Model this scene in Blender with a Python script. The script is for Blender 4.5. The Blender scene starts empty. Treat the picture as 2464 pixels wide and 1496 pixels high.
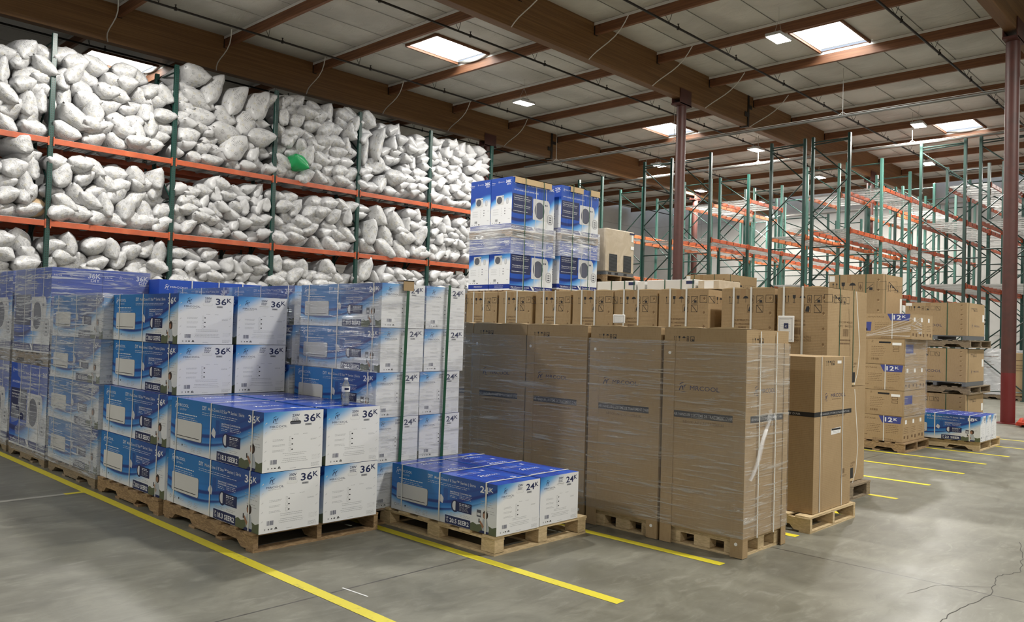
import bpy, bmesh, math, random
from mathutils import Vector, Matrix, noise

S = bpy.context.scene
COL = S.collection
RND = random.Random(7)

# ------------------------------------------------------------------ camera
CAM_H = 1.65
YAW, PITCH, ROLL = 0.762772, 0.0228832, 0.0287271
FPX = 1958.08
_f = Vector((math.cos(YAW)*math.cos(PITCH), math.sin(YAW)*math.cos(PITCH), math.sin(PITCH)))
_r = Vector((math.sin(YAW), -math.cos(YAW), 0.0))
_u = _r.cross(_f)
_r2 = _r*math.cos(ROLL) + _u*math.sin(ROLL)
_u2 = -_r*math.sin(ROLL) + _u*math.cos(ROLL)
cd = bpy.data.cameras.new('camera')
cd.sensor_fit = 'HORIZONTAL'; cd.sensor_width = 36.0
cd.lens = FPX/2464.0*36.0
cd.clip_end = 200; cd.clip_start = 0.05
cam = bpy.data.objects.new('camera', cd); COL.objects.link(cam)
m = Matrix((( _r2.x, _u2.x, -_f.x, 0), (_r2.y, _u2.y, -_f.y, 0), (_r2.z, _u2.z, -_f.z, CAM_H), (0, 0, 0, 1)))
cam.matrix_world = m
S.camera = cam

# ------------------------------------------------------------------ world, light, exposure
w = bpy.data.worlds.new('sky'); S.world = w; w.use_nodes = True
w.node_tree.nodes['Background'].inputs[0].default_value = (0.75, 0.85, 1.0, 1)
w.node_tree.nodes['Background'].inputs[1].default_value = 1.0
S.view_settings.view_transform = 'Standard'
S.view_settings.look = 'None'
S.view_settings.gamma = 1.0
S.view_settings.exposure = -0.18
LAMP_POWER = 520.0
LAMP_COL = (1.0, 0.97, 0.90)
SKY_POWER = 80.0
# high bay lamps: (x, y), the first eight are in view
LAMPS = [(17.3, 16.3), (17.0, 8.27), (26.6, 8.3), (26.8, 13.8), (27.1, 18.1), (32.6, 9.8), (32.9, 14.1), (33.0, 19.7),
         (6.6, 8.4), (6.6, 16.3), (-5.2, 10.5), (7.2, 0.2), (16.8, 0.3), (26.6, 0.3), (6.8, -7.6), (16.8, -7.6), (-2.2, -7.6), (37.5, 4.5), (37.5, 12.5), (37.5, 19.0)]  # leftmost lamp and last two are added to brighten left stacks and far wall
LAMP_Z = 8.3
# skylights: x0, x1, y0, y1
SKYL = [(13.35, 15.19, 15.67, 16.89), (18.71, 20.55, 7.6, 8.82), (24.07, 25.91, 15.67, 16.89), (29.43, 31.27, 7.6, 8.82),
        (7.99, 9.83, 24.0, 25.22), (2.63, 4.47, 15.67, 16.89), (7.99, 9.83, 7.6, 8.82), (33.6, 35.2, 24.9, 26.1), (13.35, 15.19, -0.5, 0.72), (24.07, 25.91, -0.5, 0.72)]

# ------------------------------------------------------------------ object helpers
def tag(o, label=None, cat=None, group=None, kind=None):
    if label: o['label'] = label
    if cat: o['category'] = cat
    if group: o['group'] = group
    if kind: o['kind'] = kind
    return o
def empty(name, loc, rz=0.0, label=None, cat=None, group=None):
    o = bpy.data.objects.new(name, None); COL.objects.link(o)
    o.empty_display_size = 0.1
    o.location = loc; o.rotation_euler = (0, 0, rz)
    return tag(o, label, cat, group)
def link(name, me, parent=None, loc=(0, 0, 0)):
    o = bpy.data.objects.new(name, me); COL.objects.link(o)
    o.parent = parent; o.location = loc
    return o
def copy_tree(o, parent=None):
    c = o.copy(); COL.objects.link(c); c.parent = parent
    for ch in o.children: copy_tree(ch, c)
    return c
def place(proto, used, loc, label, cat=None, group=None, rz=None):
    """first use moves the proto, later uses copy it with its parts"""
    o = proto if not used.get(proto.name) else copy_tree(proto)
    used[proto.name] = True
    o.location = loc
    if rz is not None: o.rotation_euler = (0, 0, rz)
    o['label'] = label
    if cat: o['category'] = cat
    if group: o['group'] = group
    elif 'group' in o: del o['group']
    return o
USED = {}

class MB:
    """collects faces with material slots; builds one mesh"""
    def __init__(s):
        s.v = []; s.f = []; s.mi = []; s.uv = []; s.mats = []; s.smooth = []
    def slot(s, mat):
        if mat not in s.mats: s.mats.append(mat)
        return s.mats.index(mat)
    def face(s, pts, mat, uv=None, smooth=False):
        b = len(s.v); s.v.extend([tuple(p) for p in pts]); s.f.append(tuple(range(b, b+len(pts))))
        s.mi.append(s.slot(mat)); s.uv.append(uv or [(0, 0)]*len(pts)); s.smooth.append(smooth)
    def mesh(s, verts, faces, mat, smooth=False, M=None, uvs=None):
        b = len(s.v)
        if M is not None: verts = [M @ Vector(p) for p in verts]
        s.v.extend([tuple(p) for p in verts]); k = s.slot(mat)
        for f in faces:
            s.f.append(tuple(b+i for i in f)); s.mi.append(k); s.smooth.append(smooth)
            s.uv.append([uvs[i] for i in f] if uvs else [(0, 0)]*len(f))
    def box(s, a, b, mat, M=None, bev=0.0):
        x0, y0, z0 = a; x1, y1, z1 = b
        if bev <= 0:
            v = [(x0,y0,z0),(x1,y0,z0),(x1,y1,z0),(x0,y1,z0),(x0,y0,z1),(x1,y0,z1),(x1,y1,z1),(x0,y1,z1)]
            f = [(0,3,2,1),(4,5,6,7),(0,1,5,4),(1,2,6,5),(2,3,7,6),(3,0,4,7)]
            s.mesh(v, f, mat, M=M)
        else:
            bm = bmesh.new()
            bmesh.ops.create_cube(bm, size=1.0)
            bmesh.ops.scale(bm, vec=(x1-x0, y1-y0, z1-z0), verts=bm.verts)
            bmesh.ops.translate(bm, vec=((x0+x1)/2, (y0+y1)/2, (z0+z1)/2), verts=bm.verts)
            bmesh.ops.bevel(bm, geom=bm.edges[:], offset=bev, segments=1, affect='EDGES')
            bm.verts.index_update()
            s.mesh([v.co[:] for v in bm.verts], [[v.index for v in f.verts] for f in bm.faces], mat, M=M)
            bm.free()
    def tube(s, p, q, r, mat, n=8, cap=True, r2=None):
        p = Vector(p); q = Vector(q); d = (q-p).normalized()
        a = d.orthogonal().normalized(); b = d.cross(a); r2 = r if r2 is None else r2
        vs = []
        for c, rr in ((p, r), (q, r2)):
            for i in range(n):
                t = 2*math.pi*i/n; vs.append(c + a*math.cos(t)*rr + b*math.sin(t)*rr)
        fs = [(i, (i+1) % n, n+(i+1) % n, n+i) for i in range(n)]
        s.mesh(vs, fs, mat, smooth=n > 6)
        if cap:
            s.mesh(vs[:n], [tuple(range(n-1, -1, -1))], mat); s.mesh(vs[n:], [tuple(range(n))], mat)
    def poly_tube(s, pts, r, mat, n=6):
        for a, b in zip(pts[:-1], pts[1:]): s.tube(a, b, r, mat, n)
    def lathe(s, prof, mat, n=20, c=(0, 0, 0)):
        vs = []; fs = []
        for (r, z) in prof:
            for i in range(n):
                t = 2*math.pi*i/n; vs.append((c[0]+r*math.cos(t), c[1]+r*math.sin(t), c[2]+z))
        for k in range(len(prof)-1):
            for i in range(n):
                j = (i+1) % n; fs.append((k*n+i, k*n+j, (k+1)*n+j, (k+1)*n+i))
        s.mesh(vs, fs, mat, smooth=True)
    def data(s, name):
        me = bpy.data.meshes.new(name)
        me.from_pydata(s.v, [], s.f)
        for mt in s.mats: me.materials.append(mt)
        me.polygons.foreach_set('material_index', s.mi)
        me.polygons.foreach_set('use_smooth', s.smooth)
        uvl = me.uv_layers.new(name='UVMap')
        flat = []
        for u in s.uv:
            for c in u: flat.extend(c)
        uvl.data.foreach_set('uv', flat)
        me.update()
        return me
    def build(s, name, parent=None, loc=(0, 0, 0)):
        return link(name, s.data(name), parent, loc)

# ------------------------------------------------------------------ shader helpers
class X:
    """tiny expression layer over math nodes"""
    nt = None
    def __init__(s, v): s.v = v
    @staticmethod
    def m(op, *a, clamp=False):
        n = X.nt.nodes.new('ShaderNodeMath'); n.operation = op; n.use_clamp = clamp
        for i, q in enumerate(a):
            q = q.v if isinstance(q, X) else q
            if isinstance(q, (int, float)): n.inputs[i].default_value = q
            else: X.nt.links.new(q, n.inputs[i])
        return X(n.outputs[0])
    def __add__(s, o): return X.m('ADD', s, o)
    __radd__ = __add__
    def __sub__(s, o): return X.m('SUBTRACT', s, o)
    def __rsub__(s, o): return X.m('SUBTRACT', o, s)
    def __mul__(s, o): return X.m('MULTIPLY', s, o)
    __rmul__ = __mul__
    def __truediv__(s, o): return X.m('DIVIDE', s, o)
    def gt(s, o): return X.m('GREATER_THAN', s, o)
    def lt(s, o): return X.m('LESS_THAN', s, o)
    def sin(s): return X.m('SINE', s)
    def abs(s): return X.m('ABSOLUTE', s)
    def frac(s): return X.m('FRACT', s)
    def floor(s): return X.m('FLOOR', s)
    def step(s, a, b):
        n = X.nt.nodes.new('ShaderNodeMapRange'); n.interpolation_type = 'SMOOTHSTEP'
        X.nt.links.new(s.v, n.inputs[0]); n.inputs[1].default_value = a; n.inputs[2].default_value = b
        return X(n.outputs[0])
def mixc(f, a, b):
    n = X.nt.nodes.new('ShaderNodeMix'); n.data_type = 'RGBA'
    def put(sock, q):
        q = q.v if isinstance(q, X) else q
        if isinstance(q, (int, float)): sock.default_value = q
        elif isinstance(q, tuple): sock.default_value = (q[0], q[1], q[2], 1)
        else: X.nt.links.new(q, sock)
    put(n.inputs[0], f); put(n.inputs[6], a); put(n.inputs[7], b)
    return n.outputs[2]
def coords(kind='Object'):
    t = X.nt.nodes.new('ShaderNodeTexCoord'); s = X.nt.nodes.new('ShaderNodeSeparateXYZ')
    X.nt.links.new(t.outputs[kind], s.inputs[0])
    return t.outputs[kind], X(s.outputs[0]), X(s.outputs[1]), X(s.outputs[2])
def nz(vec, scale, detail=3, rough=0.5, sc=(1, 1, 1), rot=(0, 0, 0), dist=0.0):
    mp = X.nt.nodes.new('ShaderNodeMapping'); mp.inputs['Scale'].default_value = sc; mp.inputs['Rotation'].default_value = rot
    X.nt.links.new(vec, mp.inputs[0])
    n = X.nt.nodes.new('ShaderNodeTexNoise'); n.inputs['Scale'].default_value = scale
    n.inputs['Detail'].default_value = detail; n.inputs['Roughness'].default_value = rough; n.inputs['Distortion'].default_value = dist
    X.nt.links.new(mp.outputs[0], n.inputs['Vector'])
    return X(n.outputs[0])
MATS = {}
def mat(name, col=(0.5, 0.5, 0.5), rough=0.6, metal=0.0, fn=None, spec=0.5, bump=None, emit=None):
    """fn() may return (colour socket, roughness X or None, bump X or None, bump strength)"""
    if name in MATS: return MATS[name]
    mt = bpy.data.materials.new(name); mt.use_nodes = True
    nt = mt.node_tree; X.nt = nt
    b = nt.nodes['Principled BSDF']
    b.inputs['Base Color'].default_value = (col[0], col[1], col[2], 1)
    b.inputs['Roughness'].default_value = rough
    b.inputs['Metallic'].default_value = metal
    b.inputs['Specular IOR Level'].default_value = spec
    if emit:
        b.inputs['Emission Color'].default_value = (emit[0], emit[1], emit[2], 1); b.inputs['Emission Strength'].default_value = emit[3]
    if fn:
        c, r, h, st = fn()
        if c is not None: nt.links.new(c.v if isinstance(c, X) else c, b.inputs['Base Color'])
        if r is not None: nt.links.new(r.v, b.inputs['Roughness'])
        if h is not None:
            bn = nt.nodes.new('ShaderNodeBump'); bn.inputs['Strength'].default_value = st; bn.inputs['Distance'].default_value = 0.01
            nt.links.new(h.v, bn.inputs['Height']); nt.links.new(bn.outputs[0], b.inputs['Normal'])
    MATS[name] = mt
    return mt

# ---- materials
def f_concrete():
    v, x, y, z = coords()
    big = nz(v, 0.35, 4, 0.6); mid = nz(v, 1.6, 5, 0.65, dist=0.8); fine = nz(v, 22, 3, 0.6)
    sw = nz(v, 1.0, 4, 0.6, sc=(0.5, 2.4, 1), rot=(0, 0, 0.5), dist=0.5)
    c = mixc(mid.step(0.3, 0.75), (0.13, 0.125, 0.097), (0.225, 0.219, 0.178))
    c = mixc(sw.step(0.45, 0.75)*0.6, c, (0.125, 0.119, 0.098))
    c = mixc(big.step(0.35, 0.7)*0.5, c, (0.205, 0.202, 0.168))
    m2 = nz(v, 5.0, 5, 0.7, sc=(0.6, 1.6, 1), rot=(0, 0, 0.5), dist=1.2)
    c = mixc(m2.step(0.5, 0.72)*0.45, c, (0.30, 0.295, 0.25)); c = mixc((1-m2.step(0.3, 0.48))*0.35, c, (0.10, 0.096, 0.08))
    c = mixc(fine.step(0.55, 0.75)*0.25, c, (0.13, 0.125, 0.11))
    j = X.m('MINIMUM', (x-6.1).abs(), (y-4.255).abs())
    j = X.m('MINIMUM', j, (x-12.2).abs()); j = X.m('MINIMUM', j, (x-(-1.2)).abs()); j = X.m('MINIMUM', j, (y-(-1.85)).abs())
    wob = (nz(v, 9, 3, 0.6)-0.5)*0.012
    j = (j+wob).step(0.003, 0.011)
    c = mixc(j, (0.05, 0.045, 0.04), c)
    r = sw*0.22+mid*0.2+0.18
    return c, r, fine*0.3+mid, 0.06
M_FLOOR = mat('sealed concrete', fn=f_concrete, spec=0.45)
def f_line():
    v, x, y, z = coords('Object')
    n = nz(v, 14, 4, 0.7); n2 = nz(v, 2.0, 4, 0.7)
    c = mixc((n*0.6+n2*0.4).step(0.55, 0.68), (0.72, 0.62, 0.035), (0.40, 0.35, 0.07))
    return c, None, None, 0
M_LINE = mat('yellow floor paint', rough=0.5, fn=f_line)
M_PALE = mat('worn pale tape', (0.38, 0.37, 0.33), 0.6)
M_CRACK = mat('floor crack', (0.07, 0.065, 0.06), 0.9)
def f_glulam():
    v, x, y, z = coords('Object')
    lam = ((z*26.0).frac()-0.5).abs().step(0.42, 0.5)
    tone = nz(v, 1.0, 2, 0.5, sc=(0.25, 1, 26))
    gr = nz(v, 8, 4, 0.6, sc=(0.12, 6, 6))
    c = mixc(tone.step(0.3, 0.7), (0.15, 0.072, 0.022), (0.225, 0.118, 0.042))
    c = mixc(gr.step(0.4, 0.7)*0.5, c, (0.105, 0.045, 0.016))
    c = mixc(lam*0.35, c, (0.09, 0.035, 0.012))
    return c, None, gr, 0.1
M_GLU = mat('glulam timber', rough=0.55, fn=f_glulam)
def f_purlin():
    v, x, y, z = coords('Object')
    gr = nz(v, 6, 5, 0.6, sc=(6, 0.15, 5)); kn = nz(v, 1.3, 2, 0.5)
    c = mixc(gr.step(0.3, 0.7), (0.13, 0.05, 0.022), (0.215, 0.092, 0.038))
    c = mixc(kn.step(0.7, 0.78), c, (0.07, 0.025, 0.012))
    return c, None, gr, 0.1
M_PURL = mat('fir purlin', rough=0.6, fn=f_purlin)
def f_deck():
    v, x, y, z = coords('Object')
    a = nz(v, 3.0, 5, 0.6, sc=(1, 0.45, 1), dist=1.0); b = nz(v, 0.7, 3, 0.5)
    c = mixc(b.step(0.35, 0.65), (0.43, 0.42, 0.385), (0.56, 0.55, 0.51))
    return c, None, a*4.0, 1.0
M_DECK = mat('insulation facing', rough=0.5, fn=f_deck)
M_TAB = mat('white facing tab', (0.66, 0.65, 0.62), 0.5)
M_SEAM = mat('dark seam', (0.09, 0.085, 0.075), 0.8)
def f_wall():
    v, x, y, z = coords('Object')
    a = nz(v, 0.6, 4, 0.6); b = ((y*0.164).frac()-0.5).abs().gt(0.496)
    h = ((z*0.5).frac()-0.5).abs().gt(0.49)
    c = mixc(a.step(0.3, 0.7), (0.48, 0.47, 0.45), (0.57, 0.56, 0.54))
    c = mixc(X.m('MAXIMUM', b, h)*0.35, c, (0.2, 0.2, 0.19))
    return c, None, a, 0.1
M_WALL = mat('painted wall panel', rough=0.7, fn=f_wall)
def f_card():
    v, x, y, z = coords('Object')
    a = nz(v, 60, 2, 0.6, sc=(1, 1, 0.3)); b = nz(v, 1.4, 3, 0.5); fl = (z*400).sin()
    c = mixc(b.step(0.3, 0.7), (0.35, 0.248, 0.135), (0.40, 0.286, 0.16))
    c = mixc(a.step(0.45, 0.7)*0.25, c, (0.27, 0.17, 0.08))
    return c, None, fl*0.1+b, 0.12
M_CARD = mat('kraft cardboard', rough=0.75, fn=f_card, spec=0.25)
M_CARD_D = mat('cardboard crease', (0.20, 0.12, 0.055), 0.8)
M_CARD_L = mat('cardboard cut edge', (0.55, 0.40, 0.22), 0.8)
M_TAPE = mat('brown packing tape', (0.34, 0.22, 0.11), 0.25)
def f_wood(c1, c2, c3):
    def g():
        v, x, y, z = coords('Object')
        gr = nz(v, 5, 5, 0.65, sc=(2.2, 2.2, 9), dist=1.5); b = nz(v, 1.1, 3, 0.6)
        c = mixc(gr.step(0.35, 0.68), c1, c2)
        c = mixc(b.step(0.55, 0.8)*0.6, c, c3)
        return c, None, gr, 0.25
    return g
M_WOOD = mat('weathered pallet wood', rough=0.8, fn=f_wood((0.20, 0.125, 0.062), (0.37, 0.25, 0.13), (0.13, 0.085, 0.05)))
M_WOOD_L = mat('fresh pallet wood', rough=0.75, fn=f_wood((0.48, 0.36, 0.20), (0.66, 0.51, 0.30), (0.38, 0.27, 0.15)))
M_WOOD_G = mat('old grey pallet wood', rough=0.85, fn=f_wood((0.17, 0.13, 0.085), (0.29, 0.225, 0.145), (0.11, 0.085, 0.06)))
M_WHITE = mat('print white', (0.78, 0.79, 0.80), 0.5)
M_NAVY = mat('print navy', (0.012, 0.02, 0.085), 0.5)
M_BLACK = mat('print black', (0.012, 0.012, 0.014), 0.5)
M_GREY = mat('print grey', (0.38, 0.39, 0.41), 0.5)
M_GREY_L = mat('print pale grey', (0.60, 0.61, 0.63), 0.5)
M_GREY_D = mat('print dark grey', (0.09, 0.095, 0.12), 0.5)
M_FAN = mat('print fan slate', (0.10, 0.11, 0.17), 0.5)
M_BAND = mat('print slate band', (0.022, 0.026, 0.04), 0.5)
M_BLUE_M = mat('print mid blue', (0.02, 0.085, 0.30), 0.45)
M_PURP = mat('print violet blue', (0.045, 0.06, 0.25), 0.5)
M_BRN = mat('print brown', (0.14, 0.08, 0.035), 0.6)
M_SOFA = mat('print sofa green', (0.10, 0.12, 0.065), 0.5)
M_SKIN = mat('print skin', (0.33, 0.17, 0.10), 0.5)
M_HAIR = mat('print hair', (0.03, 0.018, 0.012), 0.5)
M_KNIT = mat('print knitwear', (0.42, 0.46, 0.50), 0.5)
M_LCREAM = mat('print cream white', (0.62, 0.62, 0.60), 0.5)
M_STRAP = mat('white plastic strap', (0.72, 0.72, 0.68), 0.35)
M_STRAP_G = mat('green plastic strap', (0.02, 0.085, 0.045), 0.3)
M_LABEL = mat('paper sticker', (0.82, 0.82, 0.80), 0.5)
def swoosh(u, v, k, u0, base):
    return k*(u-u0)*(u-u0)+base
def f_side():
    _, u, v, _z = coords('UV')
    f = 1.22*(u-0.30)*(u-0.30)+0.165
    s = v-f
    band = ((v*0.9-(0.95*(u-0.3)*(u-0.3)))*42).sin().step(-0.2, 0.9)*s.step(-0.01, 0.05)*(1-s.step(0.22, 0.40))
    c = mixc(s.step(-0.16, 0.02), (0.70, 0.72, 0.74), (0.16, 0.42, 0.74))
    c = mixc(s.step(-0.03, 0.14), c, (0.02, 0.19, 0.56))
    c = mixc(s.step(0.2, 0.6), c, (0.018, 0.17, 0.46))
    c = mixc(band, c, (0.012, 0.045, 0.24))
    dk = (u-0.40).step(0.0, 0.30)*(s.step(0.06, 0.2))
    c = mixc(dk*0.7, c, (0.022, 0.035, 0.20))
    return c, None, None, 0
M_SIDE = mat('printed blue side', rough=0.38, fn=f_side)
def f_end():
    _, u, v, _z = coords('UV')
    s = (v-1.0)*1.0+(0.30-u*0.62)
    c = mixc(s.step(-0.16, 0.12), (0.80, 0.81, 0.83), (0.10, 0.36, 0.72))
    c = mixc(s.step(0.08, 0.3), c, (0.02, 0.16, 0.5))
    return c, None, None, 0
M_END = mat('printed white end', rough=0.42, fn=f_end)
def f_top():
    v3, a, b, _z = coords('UV')
    n = nz(v3, 2.2, 3, 0.6, sc=(1, 0.4, 1), dist=1.5)
    c = mixc(n.step(0.35, 0.65), (0.018, 0.05, 0.36), (0.022, 0.10, 0.55))
    return c, None, None, 0
M_TOP = mat('printed blue lid', rough=0.22, fn=f_top)
def f_cnarrow():
    _, u, v, _z = coords('UV')
    f = 0.50+0.16*u-0.0*u
    f = f+(u*(1-u))*0.16
    s = v-f
    c = mixc(s.step(-0.13, 0.0), (0.76, 0.77, 0.79), (0.10, 0.36, 0.75))
    c = mixc(s.step(-0.02, 0.07), c, (0.012, 0.06, 0.36))
    c = mixc((v.gt(0.03))*(v.lt(0.115)), c, (0.012, 0.035, 0.26))
    return c, None, None, 0
M_CNARROW = mat('printed condenser end', rough=0.4, fn=f_cnarrow)
def f_clong():
    _, u, v, _z = coords('UV')
    f = 0.08+0.60*u*u
    s = v-f
    band = ((v-(0.5*(u-0.15)*(u-0.15)))*40).sin().step(-0.1, 0.8)*s.step(0.0, 0.08)*(1-v.step(0.38, 0.5))
    c = mixc(s.step(-0.22, 0.0), (0.74, 0.76, 0.78), (0.10, 0.38, 0.78))
    c = mixc(s.step(-0.06, 0.08), c, (0.012, 0.075, 0.42))
    c = mixc(band, c, (0.008, 0.022, 0.15))
    c = mixc(v.lt(0.10), c, (0.010, 0.022, 0.17))
    c = mixc(v.lt(0.02), c, (0.7, 0.72, 0.74))
    return c, None, None, 0
M_CLONG = mat('printed condenser face', rough=0.38, fn=f_clong)
M_GREEN_D = None
def f_post(base):
    def g():
        v, x, y, z = coords('Object')
        zz = ((z*19.7).frac()-0.5).abs(); xx = x.abs()
        hole = zz.lt(0.24)*(xx-0.018).abs().lt(0.008)
        n = nz(v, 5, 3, 0.6)
        c = mixc(n.step(0.5, 0.8)*0.3, base, (base[0]*0.6+0.02, base[1]*0.6+0.02, base[2]*0.6+0.02))
        c = mixc(hole, c, (0.004, 0.006, 0.006))
        return c, None, None, 0
    return g
M_POST = mat('dark green enamel', rough=0.4, fn=f_post((0.006, 0.045, 0.035)))
M_POST_L = mat('pale teal enamel', rough=0.4, fn=f_post((0.06, 0.165, 0.135)))
M_POST_K = mat('blackish green enamel', rough=0.4, fn=f_post((0.022, 0.05, 0.042)))
def f_beam():
    v, x, y, z = coords('Object')
    n = nz(v, 3, 4, 0.7); n2 = nz(v, 0.9, 2, 0.5)
    c = mixc(n.step(0.4, 0.75), (0.44, 0.085, 0.028), (0.33, 0.07, 0.026))
    c = mixc(n2.step(0.62, 0.66)*0.5, c, (0.52, 0.13, 0.05))
    return c, None, None, 0
M_BEAM = mat('orange enamel beam', rough=0.45, fn=f_beam)
def f_beam2():
    v, x, y, z = coords('Object')
    n = nz(v, 3, 4, 0.7)
    c = mixc(n.step(0.4, 0.75), (0.60, 0.18, 0.065), (0.42, 0.12, 0.045))
    return c, None, None, 0
M_BEAM_B = mat('faded orange beam', rough=0.5, fn=f_beam2)
M_WIRE = mat('galvanised wire', (0.46, 0.46, 0.45), 0.45, 0.4)
def f_red():
    v, x, y, z = coords('Object')
    n = nz(v, 2.5, 4, 0.7)
    c = mixc(n.step(0.4, 0.7), (0.07, 0.021, 0.016), (0.05, 0.017, 0.013))
    c = mixc(z.lt(1.05), c, (0.125, 0.009, 0.009))
    return c, None, None, 0
M_RED = mat('oxide red steel', rough=0.5, fn=f_red)
M_PIPE = mat('black steel pipe', (0.018, 0.014, 0.012), 0.5, 0.3)
M_COND = mat('galvanised conduit', (0.22, 0.22, 0.21), 0.4, 0.4)
M_WIREW = mat('white cable', (0.5, 0.49, 0.45), 0.5)
M_FIX = mat('lamp housing', (0.5, 0.5, 0.5), 0.4)
M_LED = mat('led lens', (1, 1, 1), 0.5, emit=(1.0, 0.97, 0.92, 45.0))
M_PANE = mat('daylit skylight dome', (1, 1, 1), 0.5, emit=(0.94, 0.98, 1.0, 14.0))
M_SHAFT = mat('skylight curb white', (0.70, 0.68, 0.62), 0.5)
M_STEEL = mat('grey skid steel', (0.16, 0.17, 0.18), 0.5, 0.4)
M_GRATE = mat('coil grille', (0.05, 0.055, 0.06), 0.4, 0.4)
M_COVER = mat('beige plastic cover', rough=0.35, fn=lambda: ((lambda c: (mixc(nz(c[0], 3, 4, 0.6, dist=2.0).step(0.4, 0.7), (0.50, 0.42, 0.31), (0.58, 0.50, 0.39)), None, nz(c[0], 5, 4, 0.6, sc=(1, 1, 0.4), dist=2.5), 0.6))(coords())))
M_JACK = mat('red truck enamel', (0.42, 0.04, 0.015), 0.4)

def f_bag():
    v, x, y, z = coords('Object')
    cr = nz(v, 4.0, 4, 0.6, sc=(1, 1.6, 1), dist=2.0); fine = nz(v, 12, 3, 0.6, dist=1.5)
    oi = X.nt.nodes.new('ShaderNodeObjectInfo'); rn = X(oi.outputs['Random'])
    # printed text block near the sealed end: rows of small marks
    row = ((z*20.0).frac()-0.5).abs().lt(0.26)
    chs = nz(v, 1.0, 2, 0.9, sc=(40, 8, 20)).gt(0.48)
    blk = nz(v, 5.5, 1, 0.5, sc=(1, 1, 1.3)).gt(0.545)
    zone = (y.lt(-0.22))*(x.abs().lt(0.24))
    mk = row*chs*blk*zone
    c = mixc(cr.step(0.3, 0.75), (0.44, 0.44, 0.45), (0.55, 0.55, 0.555))
    c = mixc(rn*0.16, c, (0.55, 0.54, 0.53))
    c = mixc(mk*0.7, c, (0.12, 0.12, 0.12))
    blk2 = nz(v, 4.2, 1, 0.5, sc=(1.5, 1, 1), rot=(1, 2, 3)).gt(0.6)
    c = mixc(blk2*zone*row*0.5, c, (0.45, 0.40, 0.22))
    return c, None, cr+fine*0.35, 0.9
M_BAG = mat('white poly sack', rough=0.34, fn=f_bag)
M_BAG_G = mat('green poly sack', (0.012, 0.28, 0.085), 0.3)
M_BAG_B = mat('tan paper sack', (0.40, 0.28, 0.16), 0.6)

def film_mat(name, haze, sc, ang, tint=(0.78, 0.80, 0.83)):
    mt = bpy.data.materials.new(name); mt.use_nodes = True; nt = mt.node_tree; X.nt = nt
    nt.nodes.remove(nt.nodes['Principled BSDF']); out = nt.nodes['Material Output']
    v, x, y, z = coords('UV')
    a = nz(v, 1.0, 6, 0.7, sc=(1.3, sc*1.7, 1), rot=(0, 0, ang), dist=0.8)
    b = nz(v, 1.0, 4, 0.6, sc=(2.2, sc*3.6, 1), rot=(0, 0, -ang*1.6), dist=0.5)
    k = nz(v, 1.0, 4, 0.65, sc=(7.0, sc*4.5, 1), rot=(0, 0, ang*1.2), dist=1.2)
    big = nz(v, 1.3, 2, 0.5); zone = nz(v, 0.9, 2, 0.5).step(0.35, 0.65)
    st = X.m('MAXIMUM', a.step(0.54, 0.66), b.step(0.56, 0.66)*0.8)
    fleck = k.step(0.655, 0.70)*(0.35+zone*0.65)  # streaks and flecks of pale film, whitened as painted lamp glints
    fac = X.m('MINIMUM', X.m('MAXIMUM', st*0.36*haze + big.step(0.35, 0.7)*0.10*haze + 0.05*haze, fleck*0.8), 0.88)
    tr = nt.nodes.new('ShaderNodeBsdfTransparent')
    di = nt.nodes.new('ShaderNodeBsdfDiffuse'); di.inputs[0].default_value = (tint[0], tint[1], tint[2], 1)
    gl = nt.nodes.new('ShaderNodeBsdfGlossy'); gl.inputs['Roughness'].default_value = 0.12; gl.inputs[0].default_value = (1, 1, 1, 1)
    bn = nt.nodes.new('ShaderNodeBump'); bn.inputs['Strength'].default_value = 1.0; bn.inputs['Distance'].default_value = 0.18
    nt.links.new((a*1.0+b*0.7).v, bn.inputs['Height'])
    nt.links.new(bn.outputs[0], gl.inputs['Normal'])
    b2 = nt.nodes.new('ShaderNodeBump'); b2.inputs['Strength'].default_value = 0.7; b2.inputs['Distance'].default_value = 0.012; nt.links.new((a*1.0+b*0.7).v, b2.inputs['Height']); nt.links.new(b2.outputs[0], di.inputs['Normal'])
    m1 = nt.nodes.new('ShaderNodeMixShader'); nt.links.new(fac.v, m1.inputs[0]); nt.links.new(tr.outputs[0], m1.inputs[1]); nt.links.new(di.outputs[0], m1.inputs[2])
    m2 = nt.nodes.new('ShaderNodeMixShader'); nt.links.new((st*0.26+0.05).v, m2.inputs[0]); nt.links.new(m1.outputs[0], m2.inputs[1]); nt.links.new(gl.outputs[0], m2.inputs[2])
    nt.links.new(m2.outputs[0], out.inputs[0])
    return mt
M_FILM = film_mat('stretch film', 1.25, 14.0, 0.25, (0.78, 0.76, 0.71))
M_FILM_L = film_mat('thin stretch film', 0.8, 13.0, 0.15)
M_FILM_A = film_mat('layered stretch film', 2.3, 15.0, 0.45, (0.62, 0.66, 0.72))
M_FILM_H = film_mat('bunched stretch film', 2.5, 20.0, 0.35, (0.88, 0.90, 0.93))

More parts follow.
